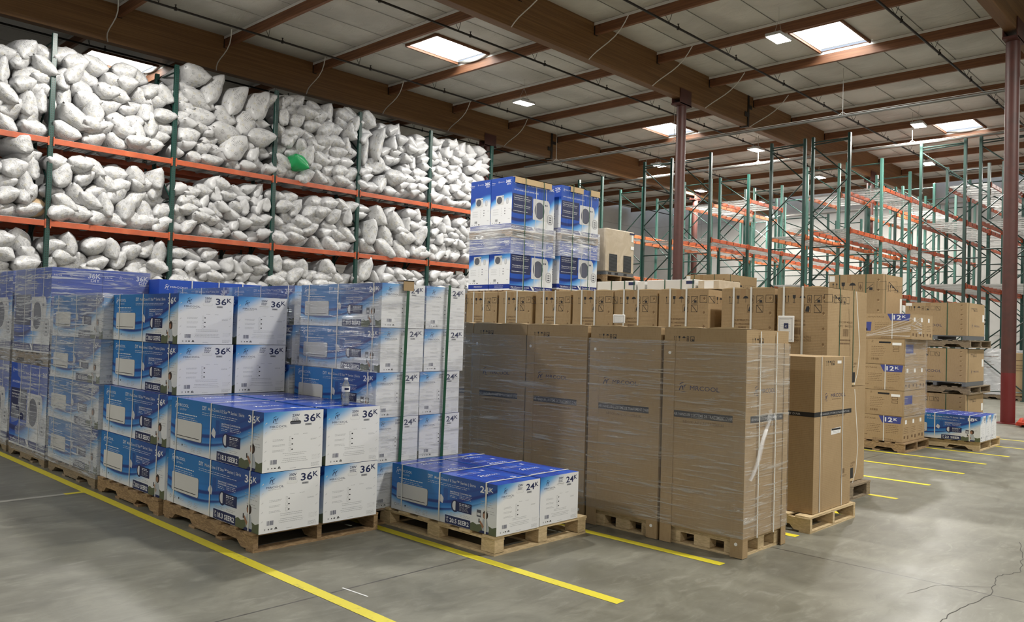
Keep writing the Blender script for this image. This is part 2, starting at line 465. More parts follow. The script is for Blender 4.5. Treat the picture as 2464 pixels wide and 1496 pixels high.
# ------------------------------------------------------------------ lettering
_TXT = {}
def text_geo(s, size=1.0):
    """outline of a string as (verts, faces), height 1 capital = about 0.7"""
    if s in _TXT: return _TXT[s]
    cu = bpy.data.curves.new('lettering', 'FONT'); cu.body = s; cu.size = 1.0; cu.resolution_u = 2; cu.fill_mode = 'FRONT'; cu.offset = 0.02 if s[0].isdigit() or s == 'K' else (0.0 if s == 'MRCOOL' else 0.006)
    ob = bpy.data.objects.new('lettering', cu); COL.objects.link(ob)
    dg = bpy.context.evaluated_depsgraph_get()
    me = bpy.data.meshes.new_from_object(ob.evaluated_get(dg))
    vs = [v.co.copy() for v in me.vertices]; fs = [tuple(p.vertices) for p in me.polygons]
    bpy.data.objects.remove(ob); bpy.data.curves.remove(cu); bpy.data.meshes.remove(me)
    x0 = min(v.x for v in vs); x1 = max(v.x for v in vs)
    _TXT[s] = (vs, fs, x0, x1)
    return _TXT[s]

class Face:
    """a printed panel: origin + u,v unit vectors in metres; art sits a hair above it"""
    def __init__(s, mb, o, u, v, W, H):
        s.mb = mb; s.o = Vector(o); s.u = Vector(u); s.v = Vector(v); s.n = s.u.cross(s.v); s.W = W; s.H = H
    def P(s, a, b, lift): return s.o + s.u*(a*s.W) + s.v*(b*s.H) + s.n*(0.00025*lift)
    def base(s, m): s.mb.face([s.P(0,0,0), s.P(1,0,0), s.P(1,1,0), s.P(0,1,0)], m, [(0,0),(1,0),(1,1),(0,1)])
    def poly(s, pts, m, lift=1): s.mb.face([s.P(a, b, lift) for a, b in pts], m)
    def rect(s, a0, b0, a1, b1, m, lift=1): s.poly([(a0,b0),(a1,b0),(a1,b1),(a0,b1)], m, lift)
    def frame(s, a0, b0, a1, b1, t, m, lift=1):
        tu = t/s.W; tv = t/s.H
        s.rect(a0,b0,a1,b0+tv,m,lift); s.rect(a0,b1-tv,a1,b1,m,lift); s.rect(a0,b0,a0+tu,b1,m,lift); s.rect(a1-tu,b0,a1,b1,m,lift)
    def ell(s, a, b, ra, rb, m, lift=1, n=18, t0=0.0, t1=2*math.pi):
        s.poly([(a+ra*math.cos(t0+(t1-t0)*i/n), b+rb*math.sin(t0+(t1-t0)*i/n)) for i in range(n)], m, lift)
    def rrect(s, a0, b0, a1, b1, r, m, lift=1):
        ru = r/s.W; rv = r/s.H; pts = []
        for cx, cy, t in ((a1-ru,b1-rv,0),(a0+ru,b1-rv,1),(a0+ru,b0+rv,2),(a1-ru,b0+rv,3)):
            for i in range(5):
                a = (t+i/4)*math.pi/2; pts.append((cx+ru*math.cos(a), cy+rv*math.sin(a)))
        s.poly(pts, m, lift)
    def text(s, t, a, b, w, h, m, lift=2, right=False):
        """capital height h (fraction of H), string squeezed to width w (fraction of W)"""
        vs, fs, x0, x1 = text_geo(t)
        sx = w/(x1-x0); sy = h/0.70
        a0 = a-w if right else a
        s.mb.mesh([s.P(a0+(q.x-x0)*sx, b+q.y*sy, lift) for q in vs], fs, m)
    def lines(s, a0, a1, b, n, dy, m, th=0.010, rnd=None, lift=1, center=False):
        """rows of small print: broken thin bars"""
        rnd = rnd or RND
        for i in range(n):
            y = b-i*dy; e = a1-rnd.random()*(a1-a0)*0.25; s0 = a0
            if center: k = (a1-e)/2; s0 = a0+k; e = a1-k
            x = s0
            while x < e:
                l = rnd.uniform(0.012, 0.03); s.rect(x, y, min(e, x+l), y+th, m, lift); x += l+0.006
    def logo(s, a, b, k, m, lift=2):
        """windswept figure mark: k = height fraction of H"""
        r = s.H/s.W
        def p(*pts): s.poly([(a+x*k*r, b+y*k) for x, y in pts], m, lift)
        p((0,.10),(.10,.0),(.20,.32),(.32,.52),(.25,.60),(.10,.36))
        p((.05,.62),(.16,.84),(.42,.96),(.70,.92),(.42,.88),(.22,.76))
        p((.30,.60),(.50,.12),(.58,.10),(.52,.40),(.62,.62),(.48,.50),(.38,.66))
        p((.60,.18),(.74,.50),(.98,.82),(.72,.62),(.64,.74),(.66,.48))
        p((.22,-.10),(.95,-.06),(.6,.0))

def face_of(mb, side, w, d, h, e=0.0):
    if side == 'left':  return Face(mb, (0, d, 0), (0, -1, 0), (0, 0, 1), d, h)     # looks to -x
    if side == 'front': return Face(mb, (0, 0, 0), (1, 0, 0), (0, 0, 1), w, h)      # looks to -y
    if side == 'right': return Face(mb, (w, 0, 0), (0, 1, 0), (0, 0, 1), d, h)
    if side == 'back':  return Face(mb, (w, d, 0), (-1, 0, 0), (0, 0, 1), w, h)
    if side == 'top':   return Face(mb, (0, 0, h), (1, 0, 0), (0, 1, 0), w, d)
    if side == 'bottom':return Face(mb, (0, d, 0), (1, 0, 0), (0, -1, 0), w, d)

def strap_loop(parent, axis, at, w, d, h, mt, width=0.016, name='strap', slack=0.0, lab=None):
    """closed flat strap round a carton; axis 'y' = loop in the xz plane at y=at; 'x' = loop in yz"""
    mb = MB(); t = 0.0038; k = slack
    if axis == 'y':
        a, b = at-width/2, at+width/2
        pts = [(-t, -0.0), (w/2, -0.001), (w+t, 0), (w+t, h+t), (w/2, h+t+0.002), (-t, h+t), (-t-k, h*0.5)]
        for (x0, z0), (x1, z1) in zip(pts, pts[1:]+pts[:1]):
            mb.face([(x0, a, z0), (x0, b, z0), (x1, b+0.004*k*50, z1), (x1, a+0.004*k*50, z1)], mt)
    else:
        a, b = at-width/2, at+width/2
        pts = [(-t, 0.0), (d/2, -0.001), (d+t, 0), (d+t, h+t), (d/2, h+t+0.002), (-t, h+t)]
        for (y0, z0), (y1, z1) in zip(pts, pts[1:]+pts[:1]):
            mb.face([(a, y0, z0), (b, y0, z0), (b, y1, z1), (a, y1, z1)], mt)
    o = mb.build(name, parent)
    if lab: o['label'] = lab
    return o

def barcode(F, a, b, w, h, m=M_BLACK, n=15):
    r = random.Random(3); x = a
    while x < a+w:
        k = r.uniform(0.25, 1.0)*w/n; F.rect(x, b, min(a+w, x+k), b+h, m, 2); x += k+r.uniform(0.3, 0.9)*w/n

# ---- indoor unit carton (36K / 24K / 18K)
def unit_carton(kword, seer, w, d, h, hole=False, name='unit_carton'):
    root = empty(name, (0, 0, 0)); root['category'] = 'box'
    mb = MB()
    L = face_of(mb, 'left', w, d, h); Fr = face_of(mb, 'front', w, d, h)
    R = face_of(mb, 'right', w, d, h); B = face_of(mb, 'back', w, d, h); T = face_of(mb, 'top', w, d, h); Bo = face_of(mb, 'bottom', w, d, h)
    L.base(M_SIDE); R.base(M_SIDE); Fr.base(M_END); B.base(M_END); T.base(M_TOP); Bo.base(M_WHITE)
    for F in (L,):
        F.logo(0.045, 0.80, 0.14, M_WHITE)
        F.text('MRCOOL', 0.085, 0.845, 0.125, 0.055, M_WHITE)
        F.lines(0.105, 0.19, 0.80, 2, 0.02, M_GREY_L, 0.007)
        F.text('DIY', 0.37, 0.855, 0.048, 0.075, M_WHITE)
        F.text('Multi-Zone // E Star™ Series | Série', 0.435, 0.862, 0.38, 0.055, M_GREY_L)
        F.lines(0.37, 0.80, 0.80, 2, 0.035, M_GREY_L, 0.008)
        F.lines(0.075, 0.34, 0.70, 1, 0.03, M_WHITE, 0.016)
        F.lines(0.09, 0.33, 0.655, 2, 0.035, M_GREY_L, 0.010)
        F.rrect(0.055, 0.235, 0.375, 0.600, 0.018, M_GREY_D, 1)
        F.rrect(0.055, 0.245, 0.370, 0.600, 0.018, M_LCREAM, 2)
        F.rect(0.07, 0.285, 0.345, 0.298, M_BLACK, 3)
        F.rect(0.07, 0.34, 0.10, 0.345, M_GREY, 3)
        # hand and phone
        F.rrect(0.525, 0.47, 0.565, 0.72, 0.01, M_BLUE_M, 2)
        F.poly([(0.478,0.46),(0.488,0.52),(0.500,0.575),(0.512,0.55),(0.527,0.50),(0.525,0.45),(0.518,0.39),(0.50,0.41)], M_GREY_L, 3)
        F.text('SMARTPHONE', 0.585, 0.66, 0.085, 0.026, M_WHITE); F.text('CONTROLLER', 0.585, 0.62, 0.085, 0.028, M_WHITE)
        F.text('CONTRÔLE PAR', 0.685, 0.66, 0.095, 0.026, M_WHITE)
        F.lines(0.585, 0.66, 0.585, 2, 0.03, M_GREY_L, 0.008); F.lines(0.685, 0.79, 0.625, 3, 0.03, M_GREY_L, 0.008)
        F.rect(0.677, 0.56, 0.679, 0.70, M_WHITE, 2)
        # round logo and navy panel
        F.ell(0.635, 0.395, 0.036, 0.125, M_NAVY, 2); F.ell(0.632, 0.40, 0.022, 0.095, M_GREY_L, 3)
        F.rect(0.64, 0.30, 0.785, 0.50, M_NAVY, 4); F.lines(0.675, 0.775, 0.46, 2, 0.028, M_WHITE, 0.012, lift=5); F.lines(0.675, 0.765, 0.40, 4, 0.024, M_GREY, 0.008, lift=5)
        F.lines(0.555, 0.66, 0.235, 2, 0.03, M_GREY, 0.008); F.lines(0.68, 0.78, 0.235, 2, 0.03, M_GREY, 0.008)
        # rating panel
        F.rect(0.545, 0.005, 0.775, 0.175, M_NAVY, 2)
        F.text('UP', 0.555, 0.10, 0.022, 0.045, M_WHITE, 3); F.text('TO', 0.555, 0.035, 0.022, 0.045, M_WHITE, 3)
        F.text(seer, 0.588, 0.045, 0.175, 0.085, M_WHITE, 3)
        if kword != '36': F.rect(0.83, 0.30, 0.868, 0.44, M_GREY_D, 2); F.rect(0.835, 0.33, 0.863, 0.38, M_GREY_L, 3)
        # sofa and the woman with a phone
        F.poly([(0.775,0.0),(0.775,0.14),(0.80,0.17),(0.83,0.14),(0.86,0.165),(0.90,0.13),(0.93,0.17),(0.965,0.14),(1.0,0.18),(1.0,0.0)], M_SOFA, 2)
        F.ell(0.905, 0.365, 0.023, 0.085, M_HAIR, 3); F.ell(0.897, 0.345, 0.014, 0.055, M_SKIN, 4)
        F.poly([(0.885,0.28),(0.92,0.28),(0.94,0.10),(0.935,0.03),(0.885,0.03),(0.875,0.12)], M_KNIT, 4)
        F.poly([(0.855,0.21),(0.865,0.24),(0.895,0.14),(0.885,0.08)], M_SKIN, 5); F.rect(0.848, 0.19, 0.857, 0.27, M_BLACK, 6)
        F.poly([(0.85,0.0),(0.93,0.0),(0.94,0.045),(0.87,0.05)], M_NAVY, 5)
        F.lines(0.86, 0.985, 0.62, 3, 0.045, M_GREY, 0.009); F.lines(0.88, 0.985, 0.45, 2, 0.045, M_GREY, 0.009)
        # little feature row
        F.ell(0.045, 0.115, 0.010, 0.035, M_GREY_D, 1); F.ell(0.045, 0.115, 0.007, 0.026, M_WHITE, 2)
        for q in (0.065, 0.165, 0.26, 0.33): F.lines(q, q+0.055, 0.13, 2, 0.03, M_GREY, 0.009)
        F.ell(0.148, 0.125, 0.006, 0.02, M_BLACK, 2)
        for q in (0.255, 0.325): F.lines(q, q+0.05, 0.07, 2, 0.03, M_GREY, 0.009)
        F.text(kword, 0.855, 0.795, 0.073, 0.125, M_WHITE, 5); F.text('K', 0.934, 0.835, 0.034, 0.085, M_WHITE, 5)
    for F in (Fr,):
        F.logo(0.145, 0.815, 0.115, M_NAVY)
        F.text('MRCOOL', 0.10, 0.735, 0.285, 0.035, M_NAVY)
        F.lines(0.13, 0.34, 0.708, 1, 0.03, M_GREY, 0.008)
        F.text('230V', 0.465, 0.905, 0.125, 0.042, M_NAVY)
        F.lines(0.465, 0.59, 0.875, 3, 0.018, M_NAVY, 0.009)
        if hole:
            F.rrect(0.43, 0.775, 0.615, 0.835, 0.013, M_BLACK, 1); F.rrect(0.435, 0.775, 0.612, 0.815, 0.008, M_GREY_D, 2)
        else:
            F.rrect(0.43, 0.775, 0.61, 0.835, 0.013, M_GREY_L, 1); F.rrect(0.433, 0.780, 0.607, 0.835, 0.013, M_WHITE, 2)
        F.text(kword, 0.665, 0.805, 0.20, 0.125, M_NAVY); F.text('K', 0.875, 0.855, 0.085, 0.085, M_NAVY)
        F.rect(0.685, 0.742, 0.80, 0.778, M_GREY, 1); barcode(F, 0.70, 0.748, 0.085, 0.025, M_GREY_D, 12)
        for i in range(3):
            y = 0.53-i*0.09
            F.lines(0.155, 0.36, y, 2, 0.02, M_GREY, 0.006)
            F.frame(0.425, y-0.03, 0.455, y+0.04, 0.0015, M_GREY, 2); F.poly([(0.46,y),(0.475,y+0.012),(0.49,y+0.008),(0.49,y-0.008),(0.475,y-0.012)], M_BLACK, 2)
        for q in (0.50, 0.655): F.lines(q, q+0.09, 0.60, 1, 0.02, M_GREY, 0.006)
        F.lines(0.79, 0.91, 0.505, 2, 0.015, M_GREY, 0.006)
        F.lines(0.31, 0.74, 0.285, 2, 0.03, M_GREY, 0.007, center=True)
        F.lines(0.29, 0.76, 0.20, 3, 0.03, M_GREY, 0.007, center=True)
        F.lines(0.82, 0.97, 0.22, 4, 0.022, M_GREY_L, 0.006); F.lines(0.81, 0.97, 0.085, 4, 0.018, M_GREY, 0.006)
        barcode(F, 0.125, 0.125, 0.105, 0.075, M_NAVY, 10)
        F.rect(0.085, 0.045, 0.105, 0.075, M_GREY, 2); F.poly([(0.145,0.06),(0.155,0.075),(0.165,0.06),(0.155,0.045)], M_BLACK, 2)
        F.ell(0.205, 0.06, 0.018, 0.010, M_BLACK, 2); F.poly([(0.25,0.045),(0.265,0.08),(0.285,0.08),(0.30,0.045)], M_BLACK, 2); F.poly([(0.268,0.055),(0.275,0.07),(0.284,0.055)], M_WHITE, 3)
        F.lines(0.45, 0.58, 0.03, 1, 0.02, M_GREY, 0.007)
        if kword == '36':
            for i in range(5):
                y = 0.18+i*0.155
                F.poly([(0.03,y),(0.06,y+0.02),(0.055,y+0.035),(0.028,y+0.01)], M_GREY_L, 2); F.poly([(0.93,y+0.02),(0.965,y+0.045),(0.96,y+0.055),(0.928,y+0.03)], M_GREY_L, 2)
    # lid print and centre seam
    T.rect(0.0, 0.497, 1.0, 0.500, M_NAVY, 1) if kword == '' else None
    for q in (0.12, 0.40, 0.68, 0.90):
        T.lines(0.12, 0.60, q, 2, 0.03, M_GREY_L, 0.006); T.lines(0.72, 0.80, q+0.03, 2, 0.02, M_WHITE, 0.012)
    for q in (0.25, 0.55, 0.80):
        T.logo(0.30, q, 0.06, M_WHITE, 2); T.text('MRCOOL', 0.45, q+0.01, 0.30, 0.028, M_WHITE, 2)
    mb.build('carton', root)
    for k, q in enumerate((0.095, 0.49, 0.885)):
        strap_loop(root, 'y', d*(1-q)+RND.uniform(-.03, .03), w, d, h, M_STRAP, slack=0.0, lab='white plastic strap')
    root['dims'] = (w, d, h)
    return root

# ---- condenser carton: narrow printed end on 'endside', long printed face on 'longside'
def cond_carton(kword, dims, end='front', name='condenser_carton', straps=3):
    w, d, h = dims
    root = empty(name, (0, 0, 0)); root['category'] = 'box'
    mb = MB()
    long_ = 'left' if end == 'front' else 'front'
    for sd in ('left', 'front', 'right', 'back', 'top', 'bottom'):
        F = face_of(mb, sd, w, d, h)
        isend = sd in ((end,) + (('back',) if end == 'front' else ('right',)))
        if sd in ('top', 'bottom'): F.base(M_CARD); F.rect(0, 0.49, 1, 0.51, M_TAPE, 1) if sd == 'top' else None; continue
        F.base(M_CNARROW if isend else M_CLONG)
        if sd == end:
            F.text('Série', 0.03, 0.905, 0.16, 0.018, M_WHITE); F.lines(0.03, 0.22, 0.88, 1, 0.02, M_GREY_L, 0.006)
            F.logo(0.34, 0.905, 0.035, M_WHITE); F.text('MRCOOL', 0.42, 0.91, 0.22, 0.014, M_WHITE)
            F.text(kword, 0.70, 0.895, 0.26, 0.055, M_WHITE); F.text('DIY', 0.76, 0.85, 0.18, 0.035, M_WHITE)
            F.rrect(0.25, 0.48, 0.62, 0.66, 0.01, M_LCREAM, 2); F.ell(0.41, 0.57, 0.13, 0.07, M_GREY_D, 3); F.rect(0.55, 0.625, 0.60, 0.64, M_NAVY, 3)
            F.rrect(0.74, 0.49, 0.84, 0.60, 0.02, M_GREY, 2); F.rrect(0.76, 0.50, 0.82, 0.59, 0.012, M_GREY_L, 3)
            for i in range(3): F.lines(0.10, 0.42, 0.40-i*0.045, 2, 0.014, M_GREY, 0.004)
            for i in range(5): F.rect(0.50, 0.41-i*0.035, 0.54, 0.425-i*0.035, M_GREY_L, 2)
            for i in range(3): F.rect(0.66, 0.40-i*0.05, 0.70, 0.418-i*0.05, M_GREY_D, 2)
            F.lines(0.84, 0.95, 0.39, 1, 0.02, M_GREY, 0.005); F.lines(0.84, 0.94, 0.20, 1, 0.02, M_GREY, 0.008)
            barcode(F, 0.22, 0.165, 0.12, 0.045, M_BLACK, 9)
            for q in (0.10, 0.22, 0.31): F.ell(q, 0.14, 0.012, 0.008, M_BLACK, 2)
            F.poly([(0.40,0.13),(0.42,0.15),(0.46,0.15),(0.48,0.13)], M_BLACK, 2)
            F.text('www.mrcool.com', 0.28, 0.075, 0.42, 0.016, M_WHITE, 3); F.lines(0.28, 0.70, 0.055, 1, 0.01, M_WHITE, 0.006)
        if sd == long_:
            F.logo(0.05, 0.885, 0.06, M_WHITE); F.text('MRCOOL', 0.10, 0.90, 0.17, 0.022, M_WHITE)
            F.text('DIY Multi-Zone Series | Série', 0.36, 0.875, 0.46, 0.030, M_WHITE); F.text(kword, 0.875, 0.87, 0.115, 0.055, M_WHITE)
            F.text('UP TO 4 ZONES | JUSQU\'À QUATRE ZONES', 0.05, 0.755, 0.56, 0.024, M_WHITE)
            F.rect(0.02, 0.32, 0.47, 0.69, M_NAVY, 2)
            F.lines(0.05, 0.40, 0.65, 1, 0.02, M_GREY_L, 0.008, lift=3)
            F.text('Heat Pump Air Conditioner', 0.05, 0.605, 0.38, 0.022, M_WHITE, 3); F.text('SPLIT TYPE (OUTDOOR UNIT)', 0.05, 0.57, 0.36, 0.016, M_GREY_L, 3)
            F.text('Thermopompe Climatiseur', 0.05, 0.47, 0.38, 0.022, M_WHITE, 3); F.text('SYSTEME BI-BLOC, EXTÉRIEURE', 0.05, 0.435, 0.36, 0.016, M_GREY_L, 3)
            F.lines(0.04, 0.45, 0.36, 1, 0.02, M_WHITE, 0.008, lift=3)
            F.rrect(0.49, 0.25, 0.86, 0.66, 0.02, M_GREY_L, 3); F.poly([(0.86,0.30),(0.88,0.32),(0.89,0.40),(0.88,0.45),(0.90,0.52),(0.88,0.62),(0.86,0.64)], M_GREY_L, 3)
            F.ell(0.645, 0.44, 0.118, 0.165, M_GREY_D, 4, 28); F.ell(0.645, 0.44, 0.108, 0.152, M_FAN, 5, 28)
            for i in range(-9, 10):
                hh_ = 0.150*math.sqrt(max(0, 1-(i/10)**2)); F.rect(0.645+i*0.0105, 0.44-hh_, 0.645+i*0.0105+0.004, 0.44+hh_, M_GREY_D, 6)
            F.rect(0.775, 0.55, 0.835, 0.58, M_NAVY, 4)
            F.rrect(0.835, 0.20, 0.975, 0.40, 0.06, M_GREY, 5); F.rrect(0.86, 0.22, 0.95, 0.385, 0.03, M_GREY_L, 6)
            for i in range(3): F.ell(0.905, 0.25+i*0.045, 0.03, 0.012, M_GREY_D, 7)
            F.poly([(0.47,0.098),(0.52,0.098),(0.57,0.025),(0.53,0.025)], M_WHITE, 3)
            F.text('High efficiency up to 22 SEER', 0.03, 0.055, 0.42, 0.022, M_WHITE, 3); F.text('Rendement élevé', 0.60, 0.055, 0.36, 0.022, M_WHITE, 3)
            F.lines(0.03, 0.40, 0.035, 1, 0.02, M_GREY_L, 0.006, lift=3); F.lines(0.60, 0.92, 0.035, 1, 0.02, M_GREY_L, 0.006, lift=3)
    mb.build('carton', root)
    if straps:
        for q in (0.3, 0.56, 0.8)[:straps]:
            if end == 'front': strap_loop(root, 'y', d*(1-q), w, d, h, M_STRAP, 0.014, lab='white plastic strap')
            else: strap_loop(root, 'x', w*q, w, d, h, M_STRAP, 0.014, lab='white plastic strap')
    return root

# ---- handling icons on kraft cartons (metres-based placement on a face)
def icon_row(F, a, b, k, m=M_BLACK, second=True, n=7):
    """k = icon height as fraction of H"""
    r = F.H/F.W*k
    def p(x, pts, mm=m, lift=2): F.poly([(a+(x+q)*r, b+s*k) for q, s in pts], mm, lift)
    def fr(x, y0=0.0, wd=0.9):
        F.frame(a+x*r, b+y0*k, a+(x+wd)*r, b+(y0+0.95)*k, 0.004, m, 2)
    for dx in (0.0, 0.4):
        p(dx, [(.10,.15),(.15,.15),(.15,.75),(.10,.75)]); p(dx, [(.03,.72),(.125,.98),(.22,.72)])
    p(0, [(.0,.0),(.65,.0),(.65,.04),(.0,.04)])
    p(1.0, [(.05,.98),(.45,.98),(.42,.62),(.25,.5),(.08,.62)]); p(1.0, [(.22,.5),(.28,.5),(.28,.1),(.22,.1)]); p(1.0, [(.08,.0),(.42,.0),(.42,.06),(.08,.06)])
    p(1.9, [(.0,.62),(.15,.86),(.38,.95),(.61,.86),(.76,.62)]); p(1.9, [(.36,.62),(.40,.62),(.40,.1),(.36,.1)])
    if n > 3:
        fr(2.9, 0, .5); p(2.9, [(.1,.4),(.25,.8),(.4,.4),(.25,.1)], M_BRN)
    if n > 4:
        fr(3.7); p(3.7, [(.15,.2),(.8,.75),(.8,.8),(.1,.25)]); p(3.7, [(.4,.1),(.75,.1),(.75,.4),(.4,.4)])
    if n > 5:
        fr(4.9, .1, 1.0)
    if n > 6:
        fr(6.1); p(6.1, [(.05,.9),(.1,.95),(.85,.05),(.8,.0)])
    if second:
        F.frame(a+2.5*r, b-1.15*k, a+3.3*r, b-0.2*k, 0.004, M_BRN, 2)
        p(2.6, [(.05,-1.0),(.5,-1.05),(.58,-.6),(.5,-.35),(.2,-.4),(.1,-.7)])
        F.frame(a+3.7*r, b-1.15*k, a+4.6*r, b-0.2*k, 0.004, m, 2); p(3.7, [(.05,-.25),(.1,-.2),(.85,-1.1),(.8,-1.15)])

def perf(F, a, n=5, b0=0.12, b1=0.9):
    for i in range(n):
        y = b0+(b1-b0)*i/(n-1)
        F.poly([(a-0.035,y),(a-0.01,y+0.018),(a+0.015,y),(a-0.01,y-0.018)], M_CARD_D, 2)
        F.poly([(a-0.02,y-0.028),(a+0.018,y-0.006),(a+0.014,y-0.022)], M_CARD_L, 3)

def kraft_carton(name, w, d, h, style, straps=(), lid=True):
    root = empty(name, (0, 0, 0)); root['category'] = 'box'
    mb = MB()
    FS = {}
    for sd in ('left', 'front', 'right', 'back', 'top', 'bottom'):
        F = face_of(mb, sd, w, d, h); FS[sd] = F; F.base(M_CARD)
    L, Fr, T = FS['left'], FS['front'], FS['top']
    T.rect(0.0, 0.485, 1.0, 0.515, M_TAPE, 1); T.rect(0, 0.499, 1, 0.501, M_CARD_D, 2)
    if style == 'outdoor':       # tall outdoor unit carton, top tiers
        icon_row(L, 0.14, 0.845, 0.085)
        L.rect(0.36, 0.90, 0.46, 1.0, M_TAPE, 1)
        L.text('HCBP4860CFOA', 0.24, 0.655, 0.33, 0.022, M_BRN); L.text('UPC: 840255300000', 0.24, 0.615, 0.33, 0.020, M_BRN)
        barcode(L, 0.33, 0.525, 0.15, 0.072, M_BRN); L.text('NET Weight:  63.3  lb (29 KG)', 0.27, 0.49, 0.42, 0.022, M_BRN); L.text('Gross Weight: 175.0 lb (79 KG)', 0.27, 0.458, 0.42, 0.022, M_BRN)
        perf(L, 0.93, 6)
        icon_row(Fr, 0.10, 0.85, 0.075, second=False, n=6)
        Fr.text('HCBP4860', 0.28, 0.655, 0.34, 0.022, M_BRN); Fr.text('UPC: 840255', 0.26, 0.615, 0.36, 0.020, M_BRN); barcode(Fr, 0.38, 0.52, 0.14, 0.075, M_BRN)
        Fr.lines(0.30, 0.62, 0.47, 2, 0.035, M_BRN, 0.018); Fr.text('HANDLE WITH CARE', 0.35, 0.225, 0.40, 0.022, M_BRN); Fr.text('THIS SIDE UP', 0.35, 0.19, 0.36, 0.022, M_BRN)
    elif style == 'forklift':    # the same with the wooden skid opening at its foot
        icon_row(L, 0.14, 0.845, 0.085); perf(L, 0.93, 6)
        icon_row(Fr, 0.10, 0.86, 0.075, second=False, n=6)
        Fr.text('HCBP4860', 0.28, 0.53, 0.34, 0.022, M_BRN); barcode(Fr, 0.38, 0.37, 0.14, 0.085, M_BRN); Fr.lines(0.30, 0.62, 0.31, 2, 0.035, M_BRN, 0.018)
        Fr.text('HANDLE WITH CARE', 0.35, 0.185, 0.40, 0.022, M_BRN); Fr.text('THIS SIDE UP', 0.35, 0.155, 0.36, 0.022, M_BRN)
    elif style == 'branded':     # MRCOOL carton on steel skid
        icon_row(L, 0.06, 0.76, 0.13, second=False)
        L.rect(0.34, 0.88, 0.42, 1.0, M_TAPE, 1)
        L.logo(0.14, 0.25, 0.16, M_NAVY); L.text('MRCOOL', 0.27, 0.27, 0.34, 0.075, M_NAVY); L.lines(0.27, 0.5, 0.12, 1, 0.02, M_BRN, 0.015)
        perf(L, 0.93, 6, 0.2, 0.92)
        icon_row(Fr, 0.22, 0.76, 0.10, second=False); Fr.logo(0.28, 0.25, 0.13, M_NAVY); Fr.text('MRCOOL', 0.42, 0.28, 0.30, 0.05, M_NAVY)
        Fr.rect(0.88, 0.45, 0.98, 0.68, M_LABEL, 2); L.rect(0.01, 0.90, 0.11, 0.985, M_LABEL, 2)
    elif style == 'airhandler':  # tall carton with dark band
        for F, a0, a1 in ((L, 0.08, 0.92), (Fr, 0.08, 0.92)):
            F.rect(a0, 0.552, a1, 0.585, M_BAND, 2); F.text('AIR HANDLER | SYSTÈME DE TRAITEMENT D\'AIR', a0+0.06, 0.561, a1-a0-0.12, 0.014, M_GREY, 3)
            F.text('INDOOR UNIT | UNITÉ INTÉRIEURE', 0.26, 0.526, 0.50, 0.013, M_BRN, 2)
            F.logo(0.20, 0.685, 0.045, M_NAVY); F.text('MRCOOL', 0.34, 0.692, 0.36, 0.022, M_NAVY)
            icon_row(F, 0.12, 0.935, 0.026, second=False, n=5)
            F.rect(0.09, 0.02, 0.096, 0.94, M_CARD_D, 1)
    elif style == 'upright':
        for F, a0 in ((L, 0.0), (Fr, 0.0)):
            F.rect(0, 0.615, 1, 0.645, M_BLACK, 2)
        L.text('TRAITEMENT D\'AIR', 0.40, 0.623, 0.40, 0.013, M_GREY, 3); Fr.text('AIR HANDLER | SYSTEME DE TRAITEMENT D\'AIR', 0.14, 0.623, 0.80, 0.012, M_GREY, 3)
        L.text('MRCOOL', 0.25, 0.725, 0.36, 0.022, M_NAVY); L.logo(0.1, 0.72, 0.04, M_NAVY); L.text('UNITÉ INTÉRIEURE', 0.25, 0.595, 0.3, 0.012, M_BRN, 2)
        Fr.logo(0.26, 0.715, 0.05, M_NAVY); Fr.text('MRCOOL', 0.42, 0.733, 0.40, 0.024, M_NAVY); Fr.lines(0.45, 0.78, 0.718, 1, 0.02, M_BRN, 0.004); Fr.text('INDOOR UNIT', 0.33, 0.60, 0.5, 0.011, M_BRN, 2)
        icon_row(Fr, 0.27, 0.945, 0.030, second=False, n=5); Fr.rect(0.58, 0.955, 0.69, 0.975, M_LABEL, 3)
        Fr.poly([(0.44,0.485),(0.70,0.49),(0.71,0.53),(0.44,0.525)], M_LABEL, 3); Fr.rect(0.45, 0.513, 0.70, 0.525, M_BLACK, 4); Fr.lines(0.50, 0.68, 0.503, 2, 0.008, M_GREY, 0.003, lift=4)
        barcode(Fr, 0.77, 0.21, 0.06, 0.035, M_BRN, 8); Fr.lines(0.72, 0.92, 0.195, 2, 0.008, M_BRN, 0.003)
        Fr.rect(0.225, 0.0, 0.23, 1.0, M_CARD_D, 1); L.rect(0.5, 0.0, 0.504, 1.0, M_CARD_D, 1)
    elif style == 'advantage':
        L.poly([(0.68,0.99),(0.985,0.99),(0.97,0.72),(0.73,0.72)], M_PURP, 2); L.text('12', 0.765, 0.77, 0.10, 0.17, M_WHITE, 3); L.text('K', 0.88, 0.83, 0.05, 0.10, M_WHITE, 3)
        L.text('ADVANTAGE | L\'AVANTAGE', 0.10, 0.84, 0.54, 0.055, M_BRN, 2)
        L.rrect(0.02, 0.38, 0.25, 0.66, 0.012, M_PURP, 2); L.poly([(0.36,0.30),(0.46,0.30),(0.47,0.66),(0.38,0.66)], M_PURP, 2); L.ell(0.365, 0.36, 0.05, 0.08, M_PURP, 2)
        L.lines(0.52, 0.72, 0.62, 5, 0.07, M_BRN, 0.014); L.lines(0.78, 0.96, 0.62, 5, 0.07, M_BRN, 0.014); L.lines(0.34, 0.55, 0.20, 1, 0.05, M_BRN, 0.02); L.lines(0.60, 0.95, 0.08, 2, 0.05, M_BRN, 0.014)
